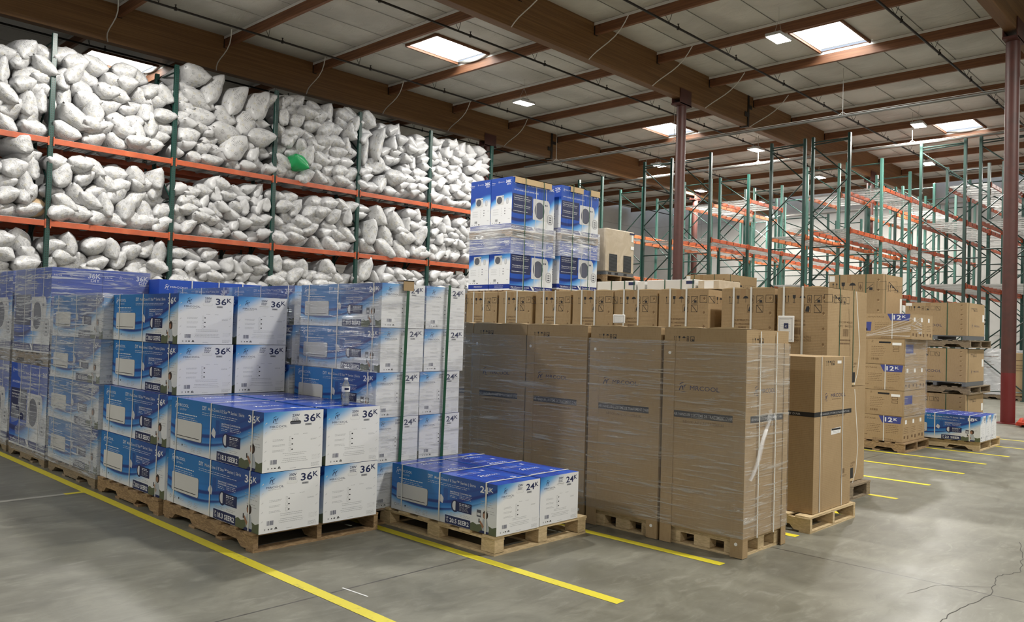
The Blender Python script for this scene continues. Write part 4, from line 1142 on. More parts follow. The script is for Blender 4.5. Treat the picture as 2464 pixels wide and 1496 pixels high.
rack_row(24.5, 10.96, 5, 7.87, 1.10, [3.31, 4.85, 6.55], 'empty rack row left of the far middle lamp', fmx(3, M_POST), P2, M_BEAM_B, skip=lambda b, l: l == 2 and b in (0, 2), clips=True)
rack_row(24.5, 9.58, 5, 7.87, 1.12, [3.22, 4.98, 6.62], 'empty rack row with the tallest dark end post behind the big brown cartons', fmx(4, M_POST), P2, M_BEAM, skip=lambda b, l: l == 2 and b in (0,), clips=True)
rack_row(27.15, 7.12, 4, 7.87, 1.25, [3.42, 5.33, 6.9], 'empty rack row with dark end frame left of the right red column', fmx(5, M_POST_K), P2, M_BEAM, skip=lambda b, l: l == 2 and b in (0,), clips=True)
rack_row(27.15, 5.50, 4, 7.87, 1.20, [3.40, 5.33, 6.9], 'rack row with wrapped goods beneath it behind the right red column', fmx(6, M_POST_K), P2, M_BEAM, skip=lambda b, l: l == 2 and b in (0, 3), clips=True)
rack_row(27.15, 2.2, 4, 7.87, 1.20, [3.40, 5.33], 'rack row at the far right edge of the view', fmx(8, M_POST_K), P2, M_BEAM, clips=True)

# ------------------------------------------------------------------ sacks
def sack_mesh(seed, m, L=1.0):
    """pillow sack: sealed end looks to -y; local size 1 x L x 1 scaled per sack"""
    r = random.Random(seed); nu, nv = 16, 18; vs = []; fs = []
    o = Vector((seed*3.7, seed*1.3, 0))
    k1, k2 = r.uniform(-.07, .07), r.uniform(-.07, .07); tip = r.uniform(0.30, 0.42)
    for sgn in (1, -1):
        for j in range(nv+1):
            for i in range(nu+1):
                a = -1+2*i/nu; b = -1+2*j/nv
                # outline pulled in between the corners
                x = a*(0.5-0.075*(1-b*b)**2*0.0)*(1-0.10*(1-abs(a))*0)*(1.0-0.17*math.sin(math.pi*(b+1)/2))
                y = b*0.5*L*(1-0.07*(1-a*a))
                prof = max(0.0, 1-abs(a)**2.5)**0.72*max(0.0, 1-abs(b)**4.2)**0.55
                z = sgn*0.5*prof
                q = Vector((x*4, y*4, z*4))+o
                wob = noise.noise(q)*0.055+noise.noise(q*2.3)*0.028
                cr = 0.022*noise.noise(Vector((a*9+seed, b*3, sgn)))*(1-prof)
                z += (wob+cr)*min(1, prof*3); x += noise.noise(q+Vector((9, 0, 0)))*0.035*prof
                z += k1*a*abs(a)+k2*b*b*a+0.05*math.sin(a*3+seed)*(1-prof)
                vs.append((x, y, z))
    n1 = (nu+1)*(nv+1)
    for s in (0, 1):
        for j in range(nv):
            for i in range(nu):
                q = (s*n1+j*(nu+1)+i, s*n1+j*(nu+1)+i+1, s*n1+(j+1)*(nu+1)+i+1, s*n1+(j+1)*(nu+1)+i)
                fs.append(q if s == 0 else q[::-1])
    mb = MB(); mb.mesh(vs, fs, m, smooth=True)
    me = mb.data('sack')
    bm = bmesh.new(); bm.from_mesh(me); bmesh.ops.remove_doubles(bm, verts=bm.verts, dist=0.0015); bm.to_mesh(me); bm.free()
    return me
SM = [sack_mesh(i, M_BAG) for i in range(10)]
def px(p):
    d = Vector(p)-Vector((0, 0, CAM_H)); z = d.dot(_f)
    return 1232+FPX*d.dot(_r2)/z, 748-FPX*d.dot(_u2)/z, z
def on_y(x_, y_, Y):
    d = _r2*((x_-1232)/FPX)-_u2*((y_-748)/FPX)+_f; t = Y/d.y; return Vector((0, 0, CAM_H))+d*t
# large sacks read off the shelf fronts: pixel centre, size, roll
BIG = [(466,180,70,52,0),(477,234,84,48,-18),(517,219,88,46,66),(571,239,84,50,62),(622,256,80,56,70),(489,281,72,50,4),(543,280,58,48,-28),(591,298,66,58,50),
 (543,315,86,56,-12),(568,354,72,62,60),(628,332,72,48,14),(454,330,52,50,20),(161,313,66,50,-30),(172,279,80,52,-32),(230,158,60,48,-8),(183,150,54,54,0),
 (891,291,44,46,-40),(909,345,82,34,76),(884,365,70,28,80),(912,398,44,58,80),(888,411,42,38,0),(917,445,52,38,64),(954,428,54,40,-4),
 (909,519,54,46,-45),(951,533,56,46,-50),(895,558,62,46,75),(933,565,56,44,-55),(975,572,54,40,-8),(1014,566,50,42,55),(884,589,48,40,-30),(926,598,64,40,-28),(965,602,54,42,-40),(1007,606,44,42,30),
 (884,652,62,46,70),(50,345,44,58,80)]
sacks = []
rb = random.Random(21)
bigw = []
for (cx, cy, w_, h_, rl) in BIG:
    c = on_y(cx, cy, RY-0.02); s = c.y*0+FPX/px(c)[2]
    bigw.append((c.x, c.z, max(w_, h_)/s*0.5))
    sacks.append((c.x, RY+0.42+rb.uniform(-.05, .1), c.z, w_/s*1.10, 1.15, h_/s*1.06, rl if w_ >= h_ else rl, 'big'))
TOPZ = {0: 7.30, 1: 7.30, 2: 7.35, 3: 7.50, 4: 7.62, 5: 7.62, 6: 7.45}
for bay in range(0, 7):
    xa = RX0+bay*BAY+0.05; xb = xa+BAY-0.10
    for lv, z0 in enumerate((1.92, 3.68, 5.44)):
        ztop = {0: 3.44, 1: 5.18, 2: TOPZ[bay]}[lv]
        z = z0+0.19; row = 0
        small = bay in (3, 5, 6)
        dh = 0.222 if small else 0.272
        while z < ztop:
            wd = 0.34 if small else 0.425
            x = xa+0.10+(row % 2)*wd*0.42
            while x < xb-0.02:
                X_ = x+rb.uniform(-.07, .07); Z_ = z+rb.uniform(-.055, .055)
                a_ = wd*rb.uniform(1.10, 1.45); c_ = dh*rb.uniform(1.36, 1.75)
                near = any(math.hypot((X_-bx), (Z_-bz)) < br*0.80 for bx, bz, br in bigw)
                top_skip = Z_ > ztop-0.25 and rb.random() < 0.22
                if not near and not top_skip and z0+0.12 < Z_:
                    rl = rb.gauss(0, 24) if rb.random() < 0.8 else rb.uniform(50, 110)*rb.choice((1, -1))
                    if row == 0: rl *= 0.4
                    sacks.append((min(max(X_, xa+0.12), xb-0.12), RY+0.46+rb.uniform(-.11, .13), Z_, a_, rb.uniform(0.95, 1.15), c_, rl, (bay, lv)))
                x += wd*rb.uniform(0.86, 1.08)
            z += dh; row += 1
# a few behind, on the second rack, seen through the gap at the top
for (cx, cy) in ((283, 182), (318, 190), (265, 196), (150, 150), (420, 210)):
    c = on_y(cx, cy, RY+1.7); sacks.append((c.x, RY+2.1, c.z, 0.62, 1.0, 0.42, rb.uniform(-20, 20), 'rear'))
ORD = ['leftmost bay, cut off', 'second bay from left', 'third bay from left', 'fourth bay from left', 'fifth bay from left', 'sixth bay from left', 'last bay']
LVN = ['lowest visible shelf', 'middle shelf', 'top shelf']
def sack_label(k):
    if k == 'big': return None
    if k == 'rear': return 'shaded white sack far back behind the top of the sack piles'
    return 'white plastic sack on the %s of the bag rack, %s' % (LVN[k[1]], ORD[k[0]])
def sack_scr(s):
    X_, Y_, z_ = px((s[0], s[1]-0.4, s[2]))
    vis = -30 < X_ < 1190 and 60 < Y_ < 700
    return (s[3]*s[5]/(z_*z_)) if vis else 0
order = sorted(sacks, key=sack_scr, reverse=True)
def sack_matrix(s, r):
    M = Matrix.Translation((s[0], s[1], s[2])) @ Matrix.Rotation(math.radians(r.uniform(-9, 9)), 4, 'Z') @ Matrix.Rotation(math.radians(r.uniform(-8, 5)), 4, 'X') @ Matrix.Rotation(math.radians(-s[6]), 4, 'Y')
    return M @ Matrix.Diagonal((s[3], s[4], s[5], 1))
rest = []
nb_ = {}
bcount = 0
for i, s in enumerate(order):
    M = sack_matrix(s, rb); me = SM[rb.randrange(10)]
    if i < 296 or (s[7] == 'big' and bcount < 40) :
        o = link('sack', me); o.matrix_world = M; o['category'] = 'sack'
        k = s[7]
        if k == 'big':
            bx = int(max(0, min(6, (s[0]-RX0)//BAY))); lv = 2 if s[2] > 5.44 else (1 if s[2] > 3.68 else 0); bcount += 1
            dirn = 'standing on end' if abs(s[6]) > 45 else 'lying flat'
            side = 'upper' if s[2]-LVL[lv+1] > 1.2 else ('middle' if s[2]-LVL[lv+1] > 0.6 else 'lower')
            o['label'] = 'oversized white sack %s, %s part of %s, %s' % (dirn, side, LVN[lv], ORD[bx]); o['group'] = 'oversized sacks, %s, %s, bay %s, %s' % (dirn, LVN[lv], ORD[bx], side)
        elif k == 'rear': o['label'] = sack_label(k); o['group'] = 'sacks on the rear rack'
        else: o['label'] = sack_label(k); o['group'] = 'sacks on the %s, bay %s' % (LVN[k[1]], ORD[k[0]])
    else: rest.append((M, me))
vs = []; fs = []
for M, me in rest:
    b = len(vs); vs.extend([(M @ v.co)[:] for v in me.vertices]); fs.extend([tuple(b+i for i in p.vertices) for p in me.polygons])
mb = MB(); c0 = Vector((12, RY+0.4, 3)); mb.mesh([Vector(v)-c0 for v in vs], fs, M_BAG, smooth=True)
o = mb.build('sack_pile', None, c0); tag(o, 'remaining smaller white sacks filling the racks behind and between the others', 'sacks', kind='stuff')
c = on_y(714, 392, RY-0.06); o = link('sack', sack_mesh(31, M_BAG_G)); o.location = (c.x, c.y+0.14, c.z); o.scale = (0.54, 0.9, 0.44); o.rotation_euler = (0, math.radians(28), 0)
tag(o, 'bright green plastic sack among the white ones on the top shelf', 'sack')
c = on_y(92, 497, RY+0.05); o = link('sack', sack_mesh(33, M_BAG_B)); o.location = (c.x, c.y+0.45, c.z); o.scale = (0.46, 0.9, 0.42)
tag(o, 'tan paper sack beside the first full rack post, middle shelf', 'sack')

# ================================================================== PALLET GOODS
PAL = {}
def pallet(kind, W, D, H, m, loc, label, seed=1, group=None, rz=0.0):
    key = (kind, W, D, H, m.name, seed)
    if key not in PAL: PAL[key] = (stringer_pallet if kind == 's' else block_pallet)(W, D, H, m, seed)
    return place(PAL[key], USED, loc, label, 'pallet', group, rz=rz)
def put(proto, loc, label, group=None, jit=0.006, rz=None):
    l = (loc[0]+RND.uniform(-jit, jit), loc[1]+RND.uniform(-jit, jit), loc[2])
    return place(proto, USED, l, label, None, group, rz=RND.uniform(-.006, .006) if rz is None else rz)
H36, W36, D36 = 0.432, 0.497, 1.44
c36 = unit_carton('36', '18.3 SEER2', W36, D36, H36)
c36l = unit_carton('36', '18.3 SEER2', W36, 1.505, H36); c36h = unit_carton('36', '18.3 SEER2', W36, 1.505, H36, hole=True)
H24, W24, D24 = 0.372, 0.462, 1.235
c24 = unit_carton('24', '20.5 SEER2', W24, D24, H24)
c18 = unit_carton('18', '22 SEER', 0.30, 1.20, 0.385)

# lane A: 36K stacks
pallet('s', 1.10, 1.50, 0.136, M_WOOD, (2.985, 5.345, 0), 'chewed wooden pallet under the front stack of four 36K boxes', 1)
for i in range(2):
    for l in range(2):
        p = c36h if (i == 0 and l == 1) else c36l
        put(p, ((3.0, 3.535)[i]+0.004*l, 5.30, 0.138+l*0.436), [['front 36K box, lower left of the four on the near pallet', 'front 36K box with an open dark hand hole, upper left of four'], ['front 36K box, lower right of the four on the near pallet', 'front 36K box with the water bottle standing on it']][i][l])
pallet('s', 1.10, 1.38, 0.136, M_WOOD, (2.955, 6.87, 0), 'wooden pallet with notched side under the second 36K stack', 2)
for l in range(4):
    for i in range(2):
        x = (2.985, 3.51)[i] if l < 2 else (3.05, 3.58)[i]; y = 6.83 if l < 2 else 6.835
        put(c36, (x, y, 0.138+l*0.436), '36K box in the unwrapped second stack, %s, %s column' % (['bottom layer', 'second layer', 'third layer', 'top layer'][l], ['left', 'right'][i]))
pallet('s', 1.10, 1.36, 0.136, M_WOOD_G, (2.955, 8.32, 0), 'split wooden pallet under the wrapped 36K stack', 3)
for l in range(4):
    for i in range(2):
        put(c36, ((2.955, 3.485)[i], 8.285, 0.138+l*0.436), '36K box under stretch film in the third stack, %s, %s column' % (['bottom layer', 'second layer', 'third layer', 'top layer'][l], ['left', 'right'][i]))
film(2.945, 4.0, 8.275, 9.735, 0.10, 1.895, M_FILM_A, 'hazy stretch film around the third stack of 36K boxes', 3, sides='lfr')
CW, CD, CH = 0.527, 1.30, 0.955
cA = cond_carton('36K', (CW, CD, CH), 'front')
for s, y in enumerate((9.80, 11.22, 12.64)):
    nm = ['wrapped tall stack beyond the 36K boxes', 'wrapped tall stack at the left edge', 'rearmost wrapped stack, far left'][s]
    for t in range(2):
        z = 0.0 if t == 0 else 1.10
        pallet('s', 1.07, 1.32, 0.136, M_WOOD_G, (2.95, y-0.0, z), ['floor', 'upper'][t]+' pallet of the '+nm, 3)
        for i in range(2): put(cA, (2.952+i*0.532, y, z+0.138), '%s condenser box, %s, %s tier' % (['left', 'right'][i], nm, ['lower', 'upper'][t]), jit=0.002)
    film(2.95, 4.02, y-0.005, y+CD+0.01, 0.08, 2.20, M_FILM_A, 'stretch film around the '+nm, 5+s, sides='lfr')

# lane B: 24K stacks
pallet('b', 1.06, 1.36, 0.142, M_WOOD_L, (4.245, 4.165, 0), 'block pallet under the low pair of 24K boxes in the foreground', 1)
put(c24, (4.245, 4.155, 0.145), 'low 24K box in the foreground, left one of the pair on its pallet')
put(c24, (4.722, 4.165, 0.145), 'low 24K box in the foreground, right one of the pair on its pallet')
def stack24(x, y, nm, film_sides, fm):
    pallet('s', 1.02, 1.24, 0.136, M_WOOD, (x, y+0.01, 0), 'pallet under the '+nm, 2)
    for l in range(5):
        for i in range(2):
            xx = x+(0.045 if l > 2 else 0.0)+i*0.482; yy = y+(0.015 if l > 2 else 0)
            put(c24, (xx, yy, 0.138+l*0.375), '24K box, %s, %s, %s column' % (nm, ['bottom layer', 'second layer', 'third layer', 'fourth layer', 'top layer'][l], ['left', 'right'][i]))
    film(x+0.01, x+0.985, y-0.005, y+1.26, 0.12, 2.01, fm, 'stretch film around the '+nm, x+y, sides=film_sides)
stack24(4.10, 5.45, 'tall wrapped stack with green straps', 'lf', M_FILM_L)
stack24(4.10, 6.80, 'wrapped stack behind the green strapped one', 'lf', M_FILM_L)
stack24(4.10, 8.09, 'third wrapped stack behind the 36K boxes', 'lf', M_FILM_L)
for k, x in enumerate((4.395, 4.865)):
    mb = MB(); n = 12
    for i in range(n):
        z0 = 0.10+i*1.93/n; z1 = 0.10+(i+1)*1.93/n; dx0 = -0.05*(1-i/n); dx1 = -0.05*(1-(i+1)/n)
        mb.face([(dx0-0.016, 0, z0), (dx0+0.016, 0, z0), (dx1+0.016, 0, z1), (dx1-0.016, 0, z1)], M_STRAP_G)
    mb.face([(-0.016, 0, 2.03), (0.016, 0, 2.03), (0.016, 1.28, 2.032), (-0.016, 1.28, 2.032)], M_STRAP_G)
    o = mb.build('strapping_band', None, (x, 5.425, 0)); tag(o, 'flat green strap down the front of the tall 24K stack, %s of two' % ['left', 'right'][k], 'strap')
    if k == 0:
        mb = MB(); mb.box((-0.055, -0.012, -0.075), (0.055, -0.004, 0.012), M_CARD); mb.box((-0.055, -0.012, 0.004), (0.055, 0.09, 0.012), M_CARD)
        o = mb.build('edge_protector', None, (x, 5.432, 2.03)); tag(o, 'cardboard edge protector under the left green strap', 'protector')
cB = cond_carton('36K', (1.30, 0.53, 0.96), 'right')
pallet('s', 1.28, 1.1, 0.136, M_WOOD_G, (4.0, 9.48, 1.02), 'upper pallet of the dark blue boxes behind the third 24K stack', 5)
pallet('s', 1.28, 1.1, 0.136, M_WOOD_G, (4.0, 9.48, 0.0), 'floor pallet of the dark blue boxes behind the third 24K stack', 5)
for t in range(2):
    put(cond_carton('36K', (0.72, 0.53, 0.875), 'right') if False else cB, (4.0, 9.50, 0.14+t*1.02), 'long dark blue condenser box behind the 24K stacks, %s' % ['lower one', 'upper one with white lettering'][t])

# lane C: wrapped brown air handler cartons
cC = kraft_carton('tall_carton', 0.70, 0.715, 1.565, 'airhandler', lid=True)
CY = [2.915, 3.665, 4.42, 5.135, 5.86, 6.60]
CN = ['nearest', 'second', 'third', 'fourth', 'fifth', 'sixth']
for i, y in enumerate(CY):
    pallet('b', 0.64, 0.66, 0.13, M_WOOD_L, (5.62, y+0.03, 0), 'small fresh wood pallet under the %s wrapped brown carton' % CN[i], 4)
    put(cC, (5.585, y, 0.135), '%s tall brown air handler carton in the wrapped row' % CN[i], jit=0.003, rz=0.0)
    mb = MB()
    for (x, yy, sx, sy) in ((0, 0, 1, 1), (0, 0.715, 1, -1), (0.70, 0, -1, 1)):
        x0, x1 = sorted((x-0.004*sx, x+0.075*sx)); y0, y1 = sorted((yy-0.004*sy, yy+0.004*sy)); mb.box((x0, y0, 0.0), (x1, y1, 1.60), M_CARD)
        x0, x1 = sorted((x-0.004*sx, x+0.004*sx)); y0, y1 = sorted((yy+0.0045*sy, yy+0.10*sy)); mb.box((x0, y0, 0.0), (x1, y1, 1.60), M_CARD)
    for dy, z in ((0.66, 1.50), (0.05, 0.10)):
        mb.tube((-0.0045, dy, z), (-0.009, dy, z), 0.013, M_LABEL, 10)
    o = mb.build('corner_board', None, (5.585, y, 0.004)); tag(o, 'cardboard corner posts down to the floor around the %s wrapped brown carton' % CN[i], 'protector')
mb = MB()
for k in range(2):
    x = 0.20+k*0.27; mb.box((x, -0.012, 0.13), (x+0.014, -0.010, 1.69), M_STRAP)
o = mb.build('strapping_band', None, (5.585, 2.915, 0)); tag(o, 'pair of pale straps down the right side of the nearest wrapped brown carton', 'strap')
for a, b, nm in ((0, 1, 'nearest'), (2, 3, 'middle'), (4, 5, 'rearmost')):
    film(5.58, 6.29, CY[a]-0.005, CY[b]+0.725, 0.15, 1.60, M_FILM, 'crinkled stretch film around the %s pair of tall brown cartons' % nm, a+11, amp=0.012, off=0.006, sides='lf')
# bunched tail of film on the right face
mb = MB(); pts = []
r = random.Random(2)
for i in range(13):
    t = i/12; pts.append((-0.03+0.30*t+0.006*math.sin(t*9), -0.022-0.008*math.sin(t*6), -0.02+0.44*t))
for i, (a, b) in enumerate(zip(pts[:-1], pts[1:])):
    wd = 0.005+0.016*math.sin(math.pi*i/12)+0.004*r.random()
    for s in range(3):
        off = (s-1)*wd*0.6
        mb.face([(a[0]+off-wd*.4, a[1]+0.01*s, a[2]), (a[0]+off+wd*.6, a[1]-0.006, a[2]-wd*.3), (b[0]+off+wd*.6, b[1]-0.006, b[2]-wd*.3), (b[0]+off-wd*.4, b[1]+0.01*s, b[2])], M_FILM_H, smooth=True)
for i in range(8):
    a = r.uniform(0, 6.28); mb.face([(0.28, -0.035, 0.43), (0.28+0.07*math.cos(a), -0.03, 0.43+0.07*math.sin(a)), (0.28+0.07*math.cos(a+.6), -0.02, 0.43+0.07*math.sin(a+.6))], M_FILM_H, smooth=True)
o = mb.build('film_tail', None, (5.66, 2.905, 0.60)); tag(o, 'twisted knot and tail of stretch film on the nearest brown carton', 'plastic film')

# lane D: single upright carton on a small pallet
pallet('s', 0.98, 1.15, 0.14, M_WOOD_L, (6.755, 2.91, 0), 'pale wooden pallet under the single upright brown carton', 6)
cU = kraft_carton('upright_carton', 0.815, 0.62, 1.345, 'upright', straps=(('x', 0.13, M_STRAP, 0.012), ('x', 0.61, M_STRAP, 0.012)), lid=False)
put(cU, (6.855, 2.935, 0.145), 'single upright brown carton with black band on its own pallet', rz=0.0)

# lane E: two tier row of big brown outdoor unit cartons
ES = (('y', 0.26, M_STRAP, 0.022), ('y', 0.46, M_STRAP, 0.022))
EF = (('x', 0.30, M_STRAP_G, 0.014), ('x', 0.66, M_STRAP_G, 0.014))
EW = 1.03
cE = kraft_carton('outdoor_unit_carton', EW, 0.60, 1.00, 'outdoor', ES)
cE1 = kraft_carton('outdoor_unit_carton', EW, 0.53, 1.00, 'outdoor', ES+EF)
cEf = kraft_carton('outdoor_unit_carton', EW, 0.60, 1.00, 'forklift', (), lid=False)
EY = [3.325, 3.895, 4.665, 5.345, 5.985, 6.655, 7.32, 7.985, 8.63]
EL = [0.53, 0.615, 0.645, 0.625, 0.62, 0.605, 0.61, 0.615, 0.6]
EN = ['nearest', 'second', 'third', 'fourth', 'fifth', 'sixth', 'seventh', 'eighth', 'ninth']
for i in range(0, 9):
    x = 8.03+(0.02 if i % 2 else 0)
    sc = EL[i]/0.60
    for t in range(2):
        p = cE1 if (i == 0 and t == 1) else (cEf if t == 0 else cE)
        o = put(p, (x, EY[i], 0.155+t*1.005), '%s big brown outdoor unit carton from the right, %s tier' % (EN[i], ['lower', 'upper'][t]), jit=0.0, rz=0.0)
        o.scale = (1, sc if p is not cE1 else 1, 1)
for k in range(5):
    pallet('b', 1.02, 1.30, 0.148, M_WOOD_G, (8.0, 3.24+k*1.385, 0), 'old pallet under the big brown carton row, %s from the right' % EN[k], 7)
mb = MB(); pts = [(0.50, -0.015, 0.98), (0.53, -0.02, 0.75), (0.56, -0.035, 0.4), (0.53, -0.03, 0.15), (0.47, -0.02, 0.02)]
for dz in (0, 1.005):
    for a, b in zip(pts[:-1], pts[1:]):
        mb.face([(a[0]-.008, a[1], a[2]+dz), (a[0]+.008, a[1], a[2]+dz), (b[0]+.008, b[1], b[2]+dz), (b[0]-.008, b[1], b[2]+dz)], M_STRAP)
o = mb.build('strapping_band', None, (8.03, 3.25, 0.16)); tag(o, 'loose white strap bowing out from the nearest big brown cartons', 'strap')
# document pouches
def pouch(x_, y_, x2, y2, X0, label, logo=True):
    d = lambda u, v: (lambda dd: Vector((0, 0, CAM_H))+dd*(X0/dd.x))(_r2*((u-1232)/FPX)-_u2*((v-748)/FPX)+_f)
    a = d(x_, y2); b = d(x2, y_); W = abs(a.y-b.y); H = b.z-a.z
    root = empty('document_pouch', (X0, a.y, a.z), 0, label, 'pouch')
    mb = MB(); mb.box((-0.012, -W, 0), (0, 0, H), M_LABEL, bev=0.004); mb.build('sleeve', root)
    mb = MB(); F = Face(mb, (-0.0125, 0, 0), (0, -1, 0), (0, 0, 1), W, H); F.frame(0.1, 0.08, 0.9, 0.92, 0.006, M_GREY_L, 2)
    F.lines(0.2, 0.8, 0.85, 8, 0.09, M_GREY, 0.01)
    if logo: F.rect(0.38, 0.52, 0.66, 0.72, M_NAVY, 3); F.logo(0.44, 0.56, 0.10, M_WHITE, 4)
    mb.build('printed_sheet', root)
pouch(1872, 760, 1912, 822, 8.00, 'white document pouch with a dark blue mark, between two big brown cartons')
pouch(1476, 757, 1505, 777, 8.00, 'small blank white pouch against the brown carton row', False)

# white flat cartons lying on the brown row
for k, (y0, y1, z1, lab) in enumerate(((5.87, 6.47, 2.30, 'long flat white carton with blue label on the brown row, below the cream crate'), (5.03, 5.70, 2.30, 'long flat white carton with blue label on the brown row, beside the middle column'), (5.74, 5.84, 2.29, 'small white end piece between the two long flat white cartons'), (4.72, 4.99, 2.285, 'short cream and white carton right of the long flat ones'))):
    z0 = 2.182
    root = empty('flat_carton', (8.35, y0, z0), 0, lab, 'box'); W = y1-y0
    mb = MB(); mb.box((0, 0, 0), (0.5, W, z1-z0), M_LCREAM if k != 3 else M_COVER, bev=0.004); F = Face(mb, (0, W, 0), (0, -1, 0), (0, 0, 1), W, z1-z0)
    if k < 2: F.rect(0.82, 0.55, 0.98, 0.86, M_NAVY, 2); F.rect(0.88, 0.05, 0.97, 0.48, M_GREY_L, 2)
    if k == 3: F.rect(0.3, 0.08, 0.75, 0.92, M_LABEL, 2); F.lines(0.35, 0.7, 0.65, 3, 0.18, M_GREY, 0.06)
    mb.build('carton', root)
    if k < 2:
        for q in (0.04, 0.28, 0.62): strap_loop(root, 'y', W*q, 0.5, 1, z1-z0, M_STRAP_G, 0.012)

# lane G and H: blue condenser stacks high on hidden cartons
GZ = 2.25
cS = kraft_carton('outdoor_unit_carton', 1.13, 1.05, 1.00, 'plain', (), lid=False)
for s, (x, nm) in enumerate(((10.20, 'below the 36K condenser tower'), (11.53, 'below the 27K condenser tower'))):
    for t in range(2): put(cS, (x, 9.83, 0.15+t*1.04), 'brown carton %s, %s one' % (nm, ['lower', 'upper'][t]), jit=0.0, rz=0.0)
    pallet('b', 1.13, 1.06, 0.145, M_WOOD_G, (x, 9.82, 0), 'floor pallet '+nm, 8)
cG = cond_carton('36K', (1.13, 0.515, 0.925), 'left'); cG2 = cond_carton('27K', (1.13, 0.515, 0.905), 'left')
for s, (p, x, y, z0, k) in enumerate(((cG, 10.20, 9.83, 2.21, '36K'), (cG2, 11.53, 9.83, 2.30, '27K'))):
    hh = 0.925 if s == 0 else 0.905
    for t in range(2):
        zz = z0+t*(hh+0.135+0.005)
        pallet('s', 1.13, 1.06, 0.125, M_WOOD, (x-0.02, y-0.02, zz), '%s pallet of the %s condenser tower' % (['lower', 'upper'][t], k), 9)
        for i in range(2): put(p, (x, y+i*0.525, zz+0.128), '%s %s condenser box of the high tower, %s tier' % (['front', 'rear'][i], k, ['lower', 'upper'][t]), jit=0.001, rz=0.0)
    zf = z0+hh
    film(x-0.02, x+1.13, y-0.02, y+1.05, zf-0.16, zf+0.36, M_FILM_H, 'bunched shiny film around the joint of the %s condenser tower' % k, s+20, amp=0.03, off=0.02, sides='lfr')
    for q in (0.27, 0.70):
        mb = MB(); mb.box((-0.008, -0.004, 0), (0.008, -0.001, 2.12), M_STRAP_G); mb.box((-0.008, 0, 2.12), (0.008, 1.06, 2.123), M_STRAP_G)
        o = mb.build('strapping_band', None, (x+1.13*q, y-0.045, z0)); tag(o, '%s green strap over the front of the %s condenser tower' % ('left' if q < .5 else 'right', k), 'strap')
    mb = MB(); mb.box((0.06 if s == 0 else 0.25, -0.03, -0.10), (1.02 if s == 0 else 0.62, -0.015, 0.012), M_CARD_L); mb.box((0.06 if s == 0 else 0.25, -0.03, 0.002), (1.02 if s == 0 else 0.62, 0.12, 0.012), M_CARD_L)
    if s: mb.box((0.86, -0.03, -0.10), (1.13, -0.015, 0.012), M_CARD_L)
    o = mb.build('edge_protector', None, (x, y, z0+2*(hh+0.133)+0.006)); tag(o, 'cardboard edge strip on top of the %s condenser tower' % k, 'protector')

# cream covered unit on steel skid
for t in range(2): put(cS, (12.92, 9.80, 0.15+t*1.04), 'brown carton under the covered unit, %s one' % ['lower', 'upper'][t], jit=0.0, rz=0.0)
pallet('b', 1.13, 1.06, 0.145, M_WOOD_G, (12.92, 9.79, 0), 'floor pallet under the cartons below the covered unit', 8)
mb = MB(); mb.box((0, 0, 0), (1.0, 0.9, 0.42), M_COVER, bev=0.01); o = mb.build('bundled_carton', None, (12.95, 9.83, 2.235)); tag(o, 'film wrapped low carton under the pallet of the covered unit', 'box')
pallet('s', 0.98, 0.95, 0.14, M_WOOD, (12.93, 9.80, 2.66), 'wooden pallet under the cream covered unit', 10)
root = empty('packaged_unit', (12.95, 9.83, 2.803), 0, 'cream covered outdoor unit with two dark grille openings', 'machine')
mb = MB(); mb.box((0, 0, 0), (0.95, 0.80, 0.06), M_STEEL); [mb.box((x, -0.004, 0.01), (x+0.1, 0, 0.05), M_BLACK) for x in (0.08, 0.3, 0.6)]; mb.build('steel_skid', root)
mb = MB(); mb.box((0, 0, 0.06), (0.95, 0.80, 0.93), M_COVER, bev=0.02); mb.box((-0.004, 0.35, 0.55), (0.0, 0.62, 0.78), M_LCREAM); mb.build('cover', root)
for x in (0.10, 0.58):
    mb = MB(); mb.box((x, -0.006, 0.08), (x+0.26, 0.0, 0.42), M_GRATE)
    for i in range(13): mb.box((x, -0.010, 0.09+i*0.024), (x+0.26, -0.006, 0.094+i*0.024), M_STEEL)
    mb.build('coil_grille', root)
for bx_, mm_ in (((0.84, 0.72, 0.90, 0.86), M_LABEL), ((0.82, 0.56, 0.93, 0.63), M_LABEL), ((0.78, 0.87, 0.95, 0.90), M_NAVY)):
    mb = MB(); mb.box((bx_[0], -0.006, bx_[1]), (bx_[2], -0.001, bx_[3]), mm_); mb.build('label', root)

# lane J: brown five layer 12K stack
pallet('s', 1.12, 1.20, 0.14, M_WOOD, (12.70, 4.08, 0), 'wooden pallet under the five-layer brown 12K stack', 11)
cK = kraft_carton('split_unit_carton', 1.0, 1.08, 0.378, 'advantage', (('y', 0.27, M_STRAP, 0.012), ('y', 0.82, M_STRAP, 0.012)), lid=False)
cK2 = kraft_carton('split_unit_carton', 1.0, 1.08, 0.378, 'advantage_end', (('y', 0.74, M_STRAP, 0.012),), lid=False)
for l in range(5):
    put(cK if l % 2 == 0 else cK2, (12.74+(0.03 if l == 4 else 0), 4.12-(0.09 if l == 4 else 0), 0.145+l*0.383), 'brown 12K carton pack in the five-layer stack, %s' % ['bottom layer', 'second layer', 'middle layer', 'fourth layer', 'top layer'][l])
film(12.74, 13.75, 4.11, 5.2, 0.50, 1.72, M_FILM_L, 'stretch film around the middle layers of the 12K stack', 31, sides='fr')
mb = MB(); r = random.Random(8)
